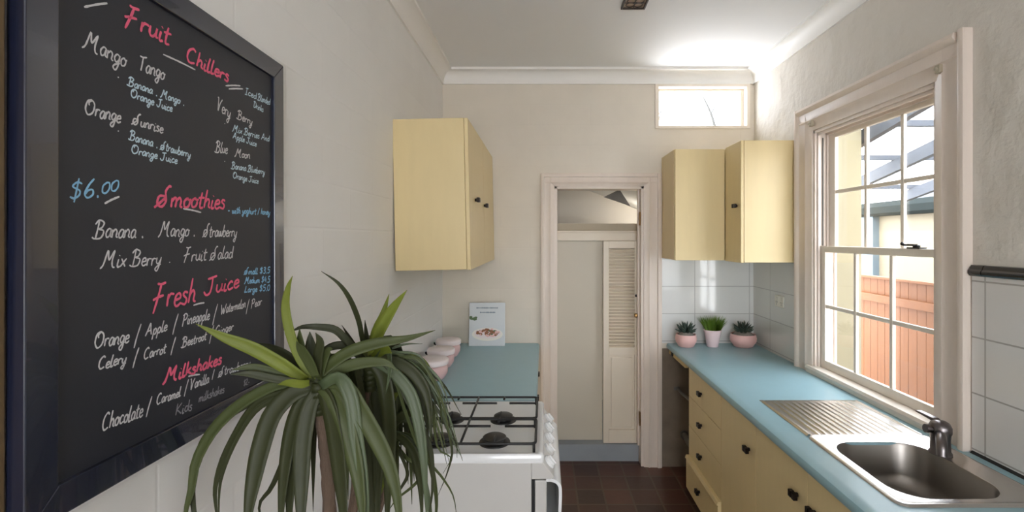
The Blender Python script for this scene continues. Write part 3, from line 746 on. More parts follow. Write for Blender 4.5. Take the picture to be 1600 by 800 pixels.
# ceiling vent
va, vb_ = at(970, 12, 2.556), 0
vx0, vx1, vy1 = .412, .540, 2.556; vy0 = vy1-.128
VT = thing('ceiling_vent', 'small square patterned brown vent plate on the ceiling', 'vent', ((vx0+vx1)/2, (vy0+vy1)/2, ZC))
b = nb()
for a in ((vx0, vx0+.010, vy0, vy1), (vx1-.010, vx1, vy0, vy1), (vx0+.01, vx1-.01, vy0, vy0+.010), (vx0+.01, vx1-.01, vy1-.010, vy1)): box(b, *a, ZC-.012, ZC)
obj('vent_frame', b, 'ventd', VT, bevel=.002)
b = nb(); box(b, vx0+.010, vx1-.010, vy0+.010, vy1-.010, ZC-.004, ZC); obj('backing', b, 'ventm', VT)
b = nb(); mx_, my_ = (vx0+vx1)/2, (vy0+vy1)/2
for k in range(4):
    a = PI/4+k*PI/2; c = Vector((mx_+.030*math.cos(a), my_+.030*math.sin(a), ZC-.007)); ring = [c+Vector((.022*math.cos(t*PI/8), .022*math.sin(t*PI/8), 0)) for t in range(17)]; tube(b, ring, .0022, 6)
    tube(b, [(mx_, my_, ZC-.007), (mx_+.052*math.cos(k*PI/2), my_+.052*math.sin(k*PI/2), ZC-.007)], .0025, 6)
obj('fretwork', b, 'ventd', VT)

# ---------------------------------------------------------------- chalkboard with hand-lettered menu
# single-stroke handwriting: advance, then strokes as point lists (cap height 1, x-height about .5)
GL = {
'F': (.62, [[(.5,1),(.3,.95),(.12,.98)], [(.3,.95),(.22,.5),(.08,-.12)], [(.0,.38),(.2,.46),(.46,.52)]]),
'C': (.6, [[(.5,.85),(.36,1),(.12,.75),(.06,.3),(.22,.02),(.5,.12)]]),
'M': (.95, [[(0,-.05),(.16,.2),(.34,1),(.42,.55),(.5,.5),(.74,1),(.66,.4),(.72,.05),(.86,.0)]]),
'T': (.62, [[(.05,.92),(.3,.9),(.6,1)], [(.32,.92),(.3,.4),(.26,0)]]),
'B': (.66, [[(.2,1),(.16,.5),(.1,0)], [(-.02,.78),(.2,1.02),(.5,.88),(.4,.6),(.2,.52)], [(.2,.52),(.54,.4),(.42,.02),(.05,-.03),(-.12,.06)]]),
'O': (.72, [[(.4,1),(.12,.85),(.04,.35),(.26,.0),(.56,.2),(.62,.7),(.42,.95),(.22,.8),(.26,.6)]]),
'J': (.58, [[(.1,.9),(.34,.94),(.58,1)], [(.36,.94),(.34,.4),(.26,.05),(.08,.0),(-.05,.22)]]),
'S': (.66, [[(.6,.98),(.5,1.02),(.36,.75),(.42,.3),(.26,.0),(.04,.12),(.08,.48),(.32,.5),(.4,.25)], [(-.08,-.06),(.1,.12),(.36,.42)]]),
'I': (.4, [[(.05,.95),(.4,1)], [(.22,.97),(.16,.0)], [(0,0),(.34,.04)]]),
'V': (.6, [[(.0,.95),(.1,.98),(.14,.5),(.18,.0),(.34,.6),(.56,1)]]),
'D': (.66, [[(.18,1),(.12,.02)], [(.0,.9),(.36,.98),(.6,.6),(.46,.12),(.1,.0)]]),
'A': (.68, [[(.0,.0),(.2,.5),(.38,1),(.46,.5),(.56,.0)], [(.1,.36),(.52,.4)]]),
'P': (.6, [[(.2,1),(.14,.5),(.06,-.08)], [(.04,.85),(.34,1.02),(.54,.8),(.4,.52),(.16,.48)]]),
'W': (.9, [[(.04,1),(.14,.4),(.2,.0),(.4,.6),(.5,.0),(.68,.5),(.86,1)]]),
'G': (.66, [[(.54,.86),(.36,1),(.1,.7),(.08,.2),(.3,.0),(.52,.2),(.54,.42),(.34,.4)]]),
'K': (.62, [[(.16,1),(.08,0)], [(.54,.95),(.16,.46),(.3,.3),(.56,.0)]]),
'L': (.52, [[(.22,1),(.14,.4),(.06,.02),(.24,.06),(.48,.02)]]),
'a': (.42, [[(.36,.46),(.2,.52),(.05,.28),(.12,.02),(.28,.12),(.36,.48),(.34,.12),(.44,.02)]]),
'b': (.4, [[(.12,1),(.06,.4),(.06,.04),(.26,.02),(.36,.3),(.22,.5),(.08,.32)]]),
'c': (.38, [[(.34,.42),(.2,.5),(.05,.26),(.14,.02),(.38,.1)]]),
'd': (.44, [[(.34,.42),(.18,.5),(.05,.24),(.14,.02),(.32,.16),(.42,1),(.38,.3),(.42,.02)]]),
'e': (.38, [[(.06,.24),(.32,.32),(.26,.5),(.1,.42),(.06,.14),(.18,.0),(.38,.12)]]),
'f': (.32, [[(.36,.92),(.24,1),(.16,.6),(.1,-.2)], [(.0,.5),(.32,.54)]]),
'g': (.42, [[(.34,.44),(.18,.5),(.05,.26),(.16,.04),(.32,.2),(.36,.48),(.32,-.1),(.2,-.42),(.04,-.32),(.12,-.14),(.42,.06)]]),
'h': (.42, [[(.14,1),(.08,.4),(.04,.0)], [(.06,.3),(.22,.5),(.32,.36),(.3,.1),(.42,.0)]]),
'i': (.22, [[(.1,.48),(.06,.16),(.1,.0),(.22,.06)], [(.12,.68),(.14,.72)]]),
'j': (.24, [[(.14,.48),(.12,.0),(.0,-.34),(-.1,-.22)], [(.15,.68),(.17,.72)]]),
'k': (.4, [[(.12,1),(.04,.0)], [(.36,.5),(.1,.26),(.2,.2),(.38,.0)]]),
'l': (.24, [[(.16,1),(.08,.5),(.06,.06),(.12,.0),(.24,.08)]]),
'm': (.62, [[(.04,.48),(.04,.0)], [(.05,.3),(.18,.5),(.26,.36),(.24,.0)], [(.25,.3),(.4,.5),(.5,.34),(.48,.08),(.6,.02)]]),
'n': (.42, [[(.04,.48),(.04,.0)], [(.05,.3),(.2,.5),(.32,.36),(.3,.08),(.42,.02)]]),
'o': (.4, [[(.2,.5),(.05,.3),(.1,.02),(.28,.06),(.34,.32),(.2,.5),(.28,.4),(.42,.42)]]),
'p': (.42, [[(.1,.5),(.06,.0),(.0,-.42)], [(.08,.34),(.24,.52),(.36,.3),(.24,.02),(.06,.1)]]),
'r': (.34, [[(.06,.48),(.05,.0)], [(.06,.28),(.16,.46),(.34,.44)]]),
's': (.34, [[(.3,.44),(.16,.5),(.08,.38),(.26,.2),(.2,.0),(.0,.06)]]),
't': (.32, [[(.18,.86),(.12,.3),(.14,.02),(.3,.04)], [(.0,.54),(.34,.58)]]),
'u': (.42, [[(.06,.48),(.05,.14),(.16,.0),(.3,.16),(.34,.48),(.32,.1),(.42,.02)]]),
'v': (.36, [[(.04,.48),(.14,.0),(.26,.3),(.36,.5)]]),
'w': (.56, [[(.04,.48),(.1,.04),(.22,.1),(.28,.44),(.32,.06),(.46,.1),(.54,.5)]]),
'x': (.4, [[(.06,.5),(.34,.0)], [(.38,.5),(.02,.0)]]),
'y': (.4, [[(.06,.48),(.06,.16),(.2,.06),(.34,.3)], [(.38,.5),(.3,.0),(.16,-.4),(.0,-.3),(.12,-.12),(.4,.04)]]),
'$': (.6, [[(.48,.78),(.26,.9),(.08,.7),(.4,.45),(.42,.2),(.22,.06),(.02,.18)], [(.3,1.1),(.24,-.15)]]),
'6': (.55, [[(.4,1),(.2,.7),(.06,.25),(.22,.0),(.44,.14),(.4,.4),(.2,.4),(.08,.2)]]),
'0': (.52, [[(.28,.96),(.06,.7),(.08,.15),(.28,.0),(.44,.3),(.42,.8),(.26,.96)]]),
'2': (.5, [[(.06,.8),(.26,1),(.42,.75),(.2,.3),(.04,.02),(.46,.05)]]),
'3': (.5, [[(.08,.92),(.3,1),(.4,.76),(.18,.54),(.42,.34),(.3,.02),(.04,.06)]]),
'4': (.52, [[(.3,1),(.06,.4),(.46,.42)], [(.38,.7),(.34,.0)]]),
'5': (.5, [[(.46,1),(.14,.96),(.1,.56),(.34,.56),(.42,.26),(.24,.0),(.02,.08)]]),
'.': (.26, [[(.1,.04),(.16,.0),(.12,.1)]]), '-': (.4, [[(.04,.3),(.32,.32)]]), '/': (.3, [[(.0,-.1),(.1,.4),(.28,1.0)]]), ' ': (.34, []), '~': (1, [[(0,0),(.5,.04),(1,0)]]),
}
GL['z'] = GL['s']
TEXT = [
('~','w',0.0932,0.7647,0.1337,0.7909,0.0080),
('Fruit','p',0.1645,0.7702,0.2683,0.7780,0.0394),
('Chillers','p',0.3108,0.7633,0.4468,0.7648,0.0323),
('~','w',0.2523,0.7533,0.3382,0.7551,0.0097),
('~','w',0.4353,0.7537,0.4901,0.7716,0.0087),
('~','w',0.4467,0.7501,0.5002,0.7672,0.0088),
('Mango','w',0.0901,0.7025,0.1696,0.6977,0.0298),
('Tango','w',0.1936,0.7042,0.2554,0.7059,0.0283),
('.','w',0.1531,0.6766,0.1581,0.6761,0.0097),
('Banana . Mango .','l',0.1735,0.6693,0.3071,0.6720,0.0155),
('Orange Juice','l',0.1788,0.6510,0.2747,0.6504,0.0156),
('Orange','w',0.0933,0.5981,0.1594,0.6006,0.0249),
('Sunrise','w',0.1828,0.6042,0.2522,0.6044,0.0201),
('.','w',0.1532,0.5861,0.1582,0.5851,0.0097),
('Banana . Strawberry','l',0.1762,0.5760,0.3231,0.5697,0.0166),
('Orange Juice','l',0.1801,0.5535,0.2880,0.5523,0.0156),
('Iced','l',0.5078,0.7572,0.5562,0.7593,0.0171),
('Blended','l',0.5618,0.7593,0.6336,0.7617,0.0179),
('Drinks','l',0.5423,0.7359,0.6026,0.7345,0.0160),
('Very','w',0.4043,0.6899,0.4512,0.6836,0.0297),
('Berry','w',0.4775,0.6904,0.5367,0.6882,0.0212),
('.','w',0.4305,0.6667,0.4373,0.6669,0.0101),
('Mix Berries And','l',0.4581,0.6557,0.6300,0.6647,0.0163),
('Apple Juice','l',0.4605,0.6399,0.5557,0.6396,0.0149),
('Blue','w',0.3998,0.5973,0.4417,0.6008,0.0253),
('Moon','w',0.4675,0.5996,0.5283,0.6042,0.0195),
('.','w',0.4303,0.5813,0.4371,0.5810,0.0101),
('Banana Blueberry','l',0.4555,0.5693,0.6079,0.5743,0.0163),
('Orange Juice','l',0.4602,0.5478,0.5638,0.5471,0.0148),
('$6.','b',0.0688,0.4607,0.1210,0.4724,0.0298),
('00','b',0.1222,0.4756,0.1557,0.4865,0.0186),
('~','w',0.1291,0.4617,0.1569,0.4758,0.0083),
('Smoothies','p',0.2352,0.4656,0.4323,0.4732,0.0390),
('~','w',0.3033,0.4656,0.3549,0.4612,0.0076),
('- with yoghurt / honey','b',0.4413,0.4651,0.6322,0.4715,0.0160),
('Banana .','w',0.1098,0.4054,0.2075,0.4074,0.0284),
('Mango .','w',0.2397,0.4089,0.3376,0.4113,0.0285),
('Strawberry','w',0.3607,0.4103,0.4742,0.4115,0.0270),
('Mix Berry','w',0.1211,0.3582,0.2458,0.3564,0.0278),
('.','w',0.2663,0.3603,0.2728,0.3600,0.0110),
('Fruit Salad','w',0.3032,0.3600,0.4596,0.3626,0.0280),
('Fresh','p',0.2247,0.2759,0.3374,0.2758,0.0489),
('Juice','p',0.3643,0.2859,0.4836,0.2938,0.0365),
('~','w',0.3318,0.2700,0.3643,0.2711,0.0078),
('Small $3.5','b',0.5038,0.3211,0.6315,0.3177,0.0154),
('Medium $4.5','b',0.5037,0.2996,0.6314,0.2938,0.0154),
('Large $5.0','b',0.5036,0.2781,0.6313,0.2716,0.0154),
('Orange','w',0.1099,0.2303,0.1761,0.2277,0.0253),
('/','w',0.1867,0.2189,0.1990,0.2196,0.0356),
('Apple','w',0.2102,0.2298,0.2614,0.2319,0.0206),
('/','w',0.2759,0.2243,0.2876,0.2246,0.0345),
('Pineapple','w',0.2996,0.2338,0.3803,0.2334,0.0227),
('/','w',0.3905,0.2221,0.4053,0.2224,0.0401),
('Watermelon','w',0.4161,0.2390,0.5086,0.2421,0.0213),
('/','w',0.5111,0.2279,0.5242,0.2275,0.0324),
('Pear','w',0.5296,0.2362,0.5768,0.2395,0.0204),
('Celery','w',0.1166,0.1952,0.1696,0.1931,0.0194),
('/','w',0.1841,0.1829,0.1935,0.1827,0.0299),
('Carrot','w',0.2060,0.1897,0.2581,0.1902,0.0193),
('/','w',0.2710,0.1849,0.2808,0.1838,0.0306),
('Beetroot','w',0.2995,0.1909,0.3701,0.1917,0.0189),
('/','w',0.3802,0.1841,0.3946,0.1839,0.0342),
('Ginger','w',0.3967,0.1946,0.4615,0.1968,0.0195),
('Milkshakes','p',0.2503,0.1335,0.4202,0.1289,0.0263),
('~','w',0.3170,0.1292,0.3504,0.1239,0.0077),
('Chocolate','w',0.1235,0.0959,0.2045,0.0891,0.0267),
('/','w',0.2130,0.0895,0.2260,0.0883,0.0309),
('Caramel','w',0.2350,0.0992,0.2959,0.0962,0.0188),
('/','w',0.3063,0.0954,0.3188,0.0940,0.0292),
('Vanilla','w',0.3206,0.1012,0.3780,0.0986,0.0206),
('/','w',0.3882,0.1039,0.3986,0.1037,0.0193),
('Strawberry','w',0.4093,0.1021,0.5264,0.0959,0.0197),
('Kids','d',0.2807,0.0628,0.3278,0.0588,0.0210),
('milkshakes','d',0.3465,0.0668,0.4289,0.0623,0.0185),
('$2.-','d',0.5003,0.0553,0.5236,0.0530,0.0137),
]
BD = thing('chalkboard', 'large black-framed chalkboard with a handwritten drinks menu, hung on the left wall', 'chalkboard', (-.6996, .6471, 1.2686), None, tuple(math.radians(a) for a in (-.497, -.414, 1.048)))
bw, bh, fwid = .6735, .8862, .047
for poly in (((0,0),(bw,0),(bw-fwid,fwid),(fwid,fwid)), ((bw,0),(bw,bh),(bw-fwid,bh-fwid),(bw-fwid,fwid)), ((bw,bh),(0,bh),(fwid,bh-fwid),(bw-fwid,bh-fwid)), ((0,bh),(0,0),(fwid,fwid),(fwid,bh-fwid))):
    obj('frame_rail', prism(nb(), list(poly), 'x', -.026, 0), 'frame', BD, local=True, bevel=.002)
obj('slate', B(-.020, -.008, fwid-.006, bw-fwid+.006, fwid-.006, bh-fwid+.006), 'board', BD, local=True)
def ribbon(bm, pts, w, x):
    n = len(pts); prev = None
    for i, p in enumerate(pts):
        a, c = pts[max(i-1, 0)], pts[min(i+1, n-1)]; t = Vector((c[0]-a[0], c[1]-a[1]))
        t = t.normalized() if t.length > 1e-9 else Vector((1, 0))
        k = w*(.42+.16*random.random())*(.65 if i in (0, n-1) else 1); nn = Vector((-t.y, t.x))*k
        cur = (bm.verts.new((x, p[0]+nn.x, p[1]+nn.y)), bm.verts.new((x, p[0]-nn.x, p[1]-nn.y)))
        if prev: bm.faces.new((prev[0], prev[1], cur[1], cur[0]))
        prev = cur
CH = {'p': ('pink', 'pink_lettering', .0048), 'w': ('white', 'white_lettering', .0027), 'l': ('lblue', 'pale_blue_lettering', .0024), 'b': ('bluec', 'blue_lettering', .0030), 'd': ('dim', 'faint_lettering', .0026)}
off = 0
for s, col, u0, v0, u1, v1, cap in TEXT:
    m, nm, wid = CH[col]
    if s == '~': wid = .0034
    wid = min(wid, .16*cap+.0008) if s not in '~.' else wid
    b = nb(); off = (off+1) % 7
    if u1 > .60: u1 -= .016
    total = sum(GL[c][0] for c in s); L = math.hypot(u1-u0, v1-v0); dx = ((u1-u0)/L, (v1-v0)/L)
    k = L/total
    if s in ('.', '/'): k = cap*.9 if s == '/' else cap
    pen = 0
    for c in s:
        adv, strokes = GL[c]; jit = random.uniform(-.04, .04)
        for st in strokes:
            q = [(Vector((a*k+pen, (h+jit)*cap if s != '~' else h*.02, 0))) for a, h in st]
            cr = crom(q, max(6, 5*(len(q)-1))) if len(q) > 1 else q
            pts = [(u0+dx[0]*p.x+p.y*.16, v0+dx[1]*p.x+p.y) for p in cr]
            ribbon(b, pts, wid, -.0074-.00003*off)
        pen += adv*k
    obj(nm, b, m, BD, local=True)

# ---------------------------------------------------------------- dragon plant in front of the cooker
DP = thing('dragon_plant', 'tall potted dragon plant with drooping strap leaves, in front of the chalkboard and cooker', 'plant', (-.45, 1.0, 0))
b = lathe(nb(), [(.115, 0), (.12, .006), (.150, .26), (.160, .265), (.162, .300), (.150, .302), (.144, .27), (.003, .265)], (-.445, 1.02, 0), 40); obj('pot', b, 'potgrey', DP, smooth=True, angle=50)
b = lathe(nb(), [(.146, .262), (.12, .272), (.003, .282)], (-.445, 1.02, 0), 24); obj('soil', b, 'soil', DP)
C1 = at(497, 598, .985); C2 = at(578, 566, 1.10); C3 = at(612, 662, 1.16)
fork = Vector((-.445, 1.015, .92))
b = nb()
pts = crom([(-.445, 1.02, .26), (-.440, 1.015, .6), fork, at(514, 780, .992), at(509, 710, .99), at(500, 640, .987), C1], 40); n = len(pts)
tube(b, pts, .014, 14, rr=[(.0155-.005*i/n)*(1+.07*math.sin(i*2.1)) for i in range(n)])
pts = crom([fork-Vector((0,0,.03)), fork+Vector((.03,.03,.16)), at(560, 690, 1.09), at(576, 610, 1.10), C2], 24); tube(b, pts, .012, 12, rr=[(.0105-.003*i/24)*(1+.06*math.sin(i*2.3)) for i in range(25)])
pts = crom([fork-Vector((0,0,.06)), fork+Vector((.06,.07,.10)), at(606, 740, 1.15), C3], 18); tube(b, pts, .010, 12, rr=[(.009-.002*i/18)*(1+.06*math.sin(i*2.3)) for i in range(19)])
obj('trunk', b, 'trunk', DP, smooth='all')
def leaf(bm, pts, w, mi, N=16, tipw=.0, base=.55, roll=0):
    c = crom(pts, N); rows = []
    for i, p in enumerate(c):
        t = i/N; tan = (c[min(i+1, N)]-c[max(i-1, 0)]).normalized()
        view = Vector((math.sin(roll), -math.cos(roll), .25))
        s = tan.cross(view)
        if s.length < .05: s = tan.cross(Vector((1,0,0)))
        s.normalize(); nn = s.cross(tan).normalized()
        ww = w*(base+(1-base)*min(1, t/.25))*(1-max(0, (t-.45)/.55)**1.7*(1-tipw))*.5
        ww = max(ww, .0004)
        rows.append([bm.verts.new(p+s*ww), bm.verts.new(p+s*ww*.5-nn*ww*.16), bm.verts.new(p-nn*ww*.26), bm.verts.new(p-s*ww*.5-nn*ww*.16), bm.verts.new(p-s*ww)])
    for A, D in zip(rows, rows[1:]):
        for k in range(4): bm.faces.new((A[k], A[k+1], D[k+1], D[k])).material_index = mi
def P(lst, y0, y1):
    n = len(lst)-1
    return [at(x, y, y0+(y1-y0)*(i/n)) for i, (x, y) in enumerate(lst)]
DK, MD, BR, GY = 0, 1, 2, 3
crownA = [  # pixel path from the crown, width in pixels, distance at both ends, shade
 ([(490,598),(468,560),(453,520),(446,480),(450,450),(457,431)], 13, .985, .95, BR),
 ([(478,594),(440,570),(395,545),(350,527),(306,506)], 20, .975, .90, BR),
 ([(478,590),(450,562),(420,546),(398,536)], 20, 1.0, 1.0, DK),
 ([(480,596),(440,586),(395,574),(362,578)], 14, .98, .94, MD),
 ([(480,600),(430,592),(390,584),(360,585)], 12, .97, .93, DK),
 ([(490,598),(440,600),(400,616),(362,642),(330,676),(306,722),(299,765),(290,800),(286,850)], 17, .98, .93, MD),
 ([(490,600),(430,606),(385,630),(345,656),(318,692),(303,735),(300,770),(306,820),(312,870)], 13, .98, .95, DK),
 ([(490,604),(430,616),(394,636),(366,680),(345,725),(336,765),(338,800),(342,860)], 10, .975, .95, DK),
 ([(488,604),(440,620),(402,640),(372,682),(350,732),(342,775),(343,850)], 7, .975, .95, DK),
 ([(490,604),(455,616),(425,648),(407,700),(396,750),(388,800),(382,870)], 28, .975, .91, DK),
 ([(492,606),(470,630),(456,665),(446,720),(440,780),(437,860)], 22, .975, .93, DK),
 ([(496,608),(482,640),(473,690),(471,740),(470,800),(469,870)], 25, .975, .90, DK),
 ([(494,608),(470,640),(458,690),(453,750),(452,800),(450,870)], 18, .98, .95, DK),
 ([(498,606),(480,620),(462,650),(450,700),(425,760),(405,790),(414,840)], 9, .99, 1.02, DK),
 ([(498,602),(512,630),(522,680),(530,740),(536,800),(540,880)], 27, .975, .92, DK),
 ([(500,602),(520,622),(540,665),(554,720),(564,780),(570,870)], 25, .975, .92, MD),
 ([(500,600),(530,616),(550,660),(562,720),(566,780),(562,870)], 22, .99, .99, DK),
 ([(502,598),(535,600),(562,640),(590,690),(610,735),(622,790),(627,870)], 25, .975, .93, MD),
 ([(496,592),(512,572),(545,550),(590,536),(635,529),(680,516)], 18, .98, 1.02, MD),
 ([(492,592),(487,560),(485,538),(484,518)], 17, 1.0, 1.02, DK),
 ([(488,590),(474,560),(469,535),(468,513)], 15, .99, .99, MD),
 ([(496,590),(496,560),(500,535),(493,520)], 14, .97, .95, DK),
 ([(494,590),(482,565),(470,545),(463,533)], 16, .96, .92, MD),
 ([(499,592),(503,570),(512,548),(520,545)], 13, .98, .98, MD),
 ([(484,598),(470,600),(450,598),(434,601)], 12, .95, .90, BR),
 ([(502,600),(530,578),(560,568),(600,566),(622,580)], 17, .985, 1.0, MD),
 ([(500,604),(528,590),(548,620),(556,680),(566,740),(572,800),(574,870)], 20, .97, .93, GY),
]
crownB = [
 ([(572,560),(566,530),(560,500),(546,466),(528,442),(502,424)], 9, 1.10, 1.06, DK),
 ([(580,556),(588,528),(602,500),(618,476),(636,453)], 18, 1.09, 1.07, BR),
 ([(578,556),(586,520),(598,492),(608,459)], 13, 1.10, 1.12, BR),
 ([(575,556),(573,530),(570,500)], 8, 1.12, 1.13, DK),
 ([(566,556),(548,530),(534,508)], 5, 1.12, 1.15, DK),
 ([(566,558),(545,536),(525,516),(500,511),(472,511),(453,519)], 11, 1.09, 1.03, DK),
 ([(564,560),(540,541),(520,541),(503,550),(492,563)], 12, 1.09, 1.05, DK),
 ([(580,560),(590,550),(602,546),(612,552)], 18, 1.06, 1.02, BR),
 ([(576,562),(572,552),(584,548)], 16, 1.05, 1.0, BR),
 ([(580,562),(610,564),(640,578),(662,606),(671,640),(674,690)], 17, 1.08, 1.06, DK),
 ([(582,562),(610,550),(640,560),(662,584),(684,625),(704,680),(722,716)], 6, 1.09, 1.12, GY),
 ([(582,562),(615,552),(644,565),(664,595),(676,640),(690,690),(698,725)], 5, 1.09, 1.1, MD),
 ([(582,564),(612,580),(640,612),(652,650),(660,700),(664,750),(668,830)], 17, 1.07, 1.04, GY),
 ([(582,566),(598,590),(606,640),(608,700),(606,760),(604,860)], 24, 1.07, 1.05, DK),
 ([(584,562),(604,545),(609,575),(603,615)], 8, 1.05, 1.02, GY),
 ([(580,566),(590,610),(592,680),(590,740),(588,860)], 24, 1.10, 1.09, DK),
 ([(574,566),(566,600),(572,660),(578,720),(580,780),(580,860)], 20, 1.09, 1.09, DK),
 ([(584,564),(618,560),(648,574),(668,602),(676,650),(684,700),(704,715),(692,740)], 4, 1.08, 1.1, MD),
 ([(584,566),(622,576),(650,600),(664,640),(670,690)], 13, 1.10, 1.12, DK),
 ([(584,560),(606,548),(632,538),(660,537)], 4, 1.12, 1.16, GY),
 ([(584,566),(624,570),(660,600),(690,640),(712,690),(714,715)], 4, 1.10, 1.14, DK),
 ([(584,562),(624,554),(650,558),(668,574),(678,610),(680,660)], 8, 1.12, 1.14, BR),
 ([(582,566),(614,590),(632,640),(650,690),(668,720),(690,745),(708,775),(714,812)], 5, 1.08, 1.12, MD),
 ([(580,566),(600,585),(622,600),(650,650),(672,700),(676,760),(668,820)], 9, 1.09, 1.1, DK),
 ([(583,564),(640,590),(690,650),(706,700),(700,735),(684,775)], 4, 1.10, 1.13, DK),
]
for i in range(18):   # fine trailing leaves on the cooker side
    px, py, ex = random.uniform(632, 660), random.uniform(556, 584), random.uniform(660, 724); ey = random.uniform(640, 735)
    crownB.append(([(583,564), ((583+px)/2, py-random.uniform(2, 8)), (px, py), ((px+ex)/2+10, (py+ey)/2-8), (ex, ey)], random.uniform(3, 6), 1.09, random.uniform(1.08, 1.18), random.choice((DK, DK, MD, GY))))
crownC = [
 ([(612,662),(604,640),(612,622),(624,613)], 16, 1.14, 1.10, BR),
 ([(612,660),(612,636),(600,612)], 13, 1.16, 1.18, MD),
 ([(614,664),(624,652),(640,646),(656,652)], 14, 1.15, 1.13, DK),
 ([(614,666),(626,656),(645,660),(654,684)], 9, 1.15, 1.15, DK),
 ([(614,678),(632,688),(646,708),(654,740),(658,775),(660,840)], 14, 1.13, 1.08, DK),
 ([(616,676),(640,690),(652,720),(664,760),(672,800),(676,860)], 11, 1.14, 1.12, GY),
 ([(614,680),(640,700),(662,730),(650,755),(620,780),(606,800)], 5, 1.16, 1.2, MD),
 ([(612,680),(600,720),(592,760),(582,800),(576,860)], 16, 1.12, 1.10, BR),
 ([(612,684),(640,720),(655,705),(668,690)], 6, 1.18, 1.22, MD),
 ([(612,684),(636,735),(628,760),(616,775)], 5, 1.16, 1.2, DK),
 ([(616,676),(646,684),(664,700),(676,740),(682,790),(676,850)], 9, 1.15, 1.16, MD),
]
for lst in (crownA, crownB, crownC):
    b = nb()
    for path, w, ya, yb, sh in lst:
        leaf(b, P(path, ya, yb), w*1.06*(ya+yb)/2/FPX, sh, N=20, roll=random.uniform(-.35, .35), tipw=.0, base=.7)
    # the far side of the crown, behind the leaves drawn above
    cen = (C1, C2, C3)[(crownA, crownB, crownC).index(lst)]
    for i in range((22, 14, 6)[(crownA, crownB, crownC).index(lst)]):
        a = random.uniform(.15, .95)*PI; d = Vector((math.cos(a)*.55, math.sin(a), 0)); r = random.uniform(.07, .13); dr = random.uniform(.16, .34)
        q = [cen, cen+d*r*.5+Vector((0,0,.035)), cen+d*r+Vector((0,0,.01)), cen+d*r*1.3+Vector((0,0,-dr*.45)), cen+d*r*1.42+Vector((0,0,-dr))]
        if min(v.x for v in q) > -.70: leaf(b, q, random.uniform(.012, .026), random.choice((DK, DK, MD)), roll=random.uniform(-.8, .8))
    for i in range(5):
        b2 = cen+Vector((0,0,-.012*i)); tube(b, [b2+Vector((0,0,-.016)), b2], .010, 10, mi=DK, rr=[.016, .012])
    o = obj('leaf_crown', b, ['leaf', 'leaf2', 'leaf3', 'leaf4'], DP, smooth='all')
    md = o.modifiers.new('thickness', 'SOLIDIFY'); md.thickness = .0009; md.offset = 0

# ---------------------------------------------------------------- outside the windows
struct('ground_yard', B(1.68, 12, -4, 14, -.35, -.25), 'paving')
# wing of the same house, cream render, seen at the left of the sash window
struct('wall_wing', B(1.68, 2.385, 3.60, 4.6, -.25, 2.95), 'cladding')
# fence parallel to the side wall
FN = thing('timber_fence', 'orange stained paling fence outside the sash window', 'fence', (3.2, 4.5, -.25))
FXX, FT = 3.20, 1.285
y = 1.2; i = 0
b = nb()
while y < 9.0:
    box(b, FXX+.022, FXX+.040, y, y+.094, -.25, FT+random.uniform(-.004, .004)); y += .098
obj('palings', b, 'timber', FN)
b = nb()
for z in (.20, 1.06): box(b, FXX-.020, FXX+.022, 1.2, 9, z, z+.075)
obj('rails', b, 'timber', FN, bevel=.003)
b = nb(); box(b, FXX-.03, FXX+.05, 1.2, 9, FT, FT+.022); obj('capping', b, 'timber', FN, bevel=.003)
# neighbouring house beyond the fence
NH = thing('neighbour_house', 'cream rendered house with a grey green gutter beyond the fence', 'building', (6.0, 6.0, -.25))
nx0 = 5.4
b = nb(); box(b, nx0, nx0+.25, -1, 7.85, -.25, 2.02); obj('wall', b, 'nclad', NH)
b = nb(); prism(b, [(nx0-.16, 2.16), (nx0-.16, 2.06), (nx0-.13, 2.02), (nx0+.02, 2.02), (nx0+.02, 2.24), (nx0-.10, 2.24)], 'y', -1, 8.1); obj('gutter', b, 'green', NH)
b = nb(); prism(b, [(nx0-.08, 2.24), (nx0+3, 3.3), (nx0+3, 3.22), (nx0, 2.20)], 'y', -1, 7.05); obj('roof', b, 'slate', NH)
b = nb(); box(b, nx0-.10, nx0+.12, 7.72, 7.98, -.25, 2.04); obj('corner_post', b, 'greypost', NH)
b = nb(); box(b, nx0+.3, nx0+.4, 7.9, 12, -.25, 2.1); obj('boarded_gate', b, 'greypost', NH)
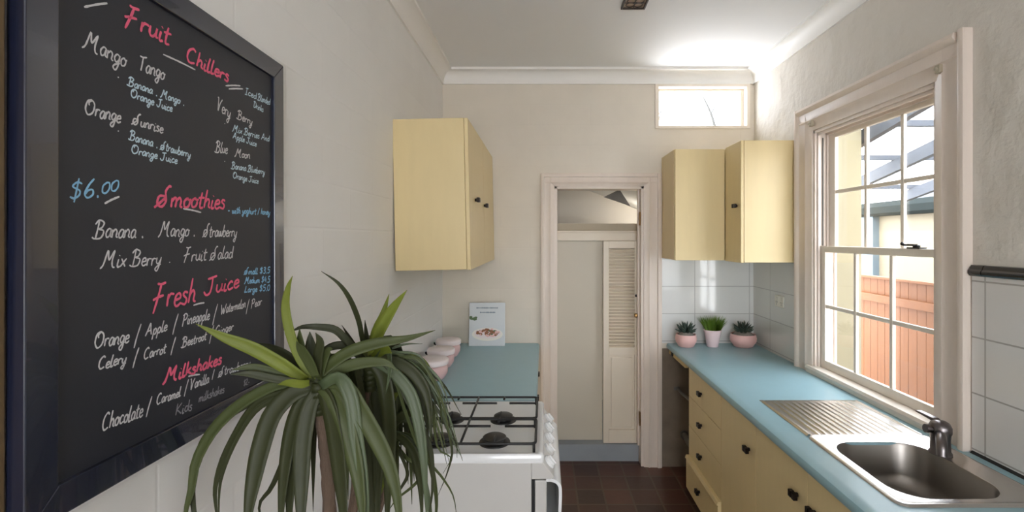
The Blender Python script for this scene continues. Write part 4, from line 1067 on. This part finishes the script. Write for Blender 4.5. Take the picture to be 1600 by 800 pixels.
# pergola with clear sheeting over the side passage
PG = thing('pergola', 'grey blue pergola with white sheeting over the side passage', 'pergola', (3.2, 4, -.25))
def rz(y): return 2.39+.20*(3.65-y)
for x in (2.45, 3.15, 3.95, 4.8):
    b = nb(); prism(b, [(1.6, rz(1.6)), (5.25, rz(5.25)), (5.25, rz(5.25)+.11), (1.6, rz(1.6)+.11)], 'x', x-.025, x+.025); obj('rafter', b, 'pergola', PG)
for yy in (2.2, 2.9, 3.6, 4.3, 5.15):
    b = nb(); box(b, 1.71, 5.1, yy-.02, yy+.02, rz(yy)+.11, rz(yy)+.155); obj('batten', b, 'pergola', PG)
b = nb(); prism(b, [(1.5, rz(1.5)+.158), (5.3, rz(5.3)+.158), (5.3, rz(5.3)+.162), (1.5, rz(1.5)+.162)], 'x', 1.71, 5.15); obj('sheeting', b, 'poly', PG)
for (x, yy) in ((5.0, 5.15), (5.0, 2.0)):
    b = nb(); box(b, x-.045, x+.045, yy-.045, yy+.045, -.25, rz(yy)); obj('post', b, 'pergola', PG)
b = nb(); prism(b, [(1.6, rz(1.6)-.06), (5.25, rz(5.25)-.06), (5.25, rz(5.25)+.1), (1.6, rz(1.6)+.1)], 'x', 4.98, 5.06); obj('side_beam', b, 'pergola', PG)
# bare twigs outside the high window
TW = thing('bare_branch', 'pale bare branch outside the small high window', 'branch', (1.3, 5.2, 2.4))
def seg(p0, p1, r0, r1, bend): 
    a, c = Vector(p0), Vector(p1); m = (a+c)/2+Vector(bend); return crom([a, m, c], 8), [r0+(r1-r0)*i/8 for i in range(9)]
b = nb()
for args in ((at(1121,214,5.2), at(1098,150,5.2), .020, .008, (.01,0,.03)), (at(1110,178,5.2), at(1135,140,5.3), .008, .003, (.01,0,.01))): p, r = seg(*args); tube(b, p, .01, 8, rr=r)
obj('limb', b, 'bark', TW, smooth='all')
b = nb()
for args in ((at(1020,214,5.2), at(1036,140,5.2), .009, .003, (.03,0,0)), (at(1026,186,5.2), at(1042,160,5.3), .006, .002, (.0,0,.02)), (at(1024,170,5.2), at(1030,142,5.2), .006, .002, (-.02,0,0)), (at(1030,160,5.2), at(1046,142,5.2), .004, .002, (0,0,.02))): p, r = seg(*args); tube(b, p, .01, 8, rr=r)
obj('twigs', b, 'bark', TW, smooth='all')
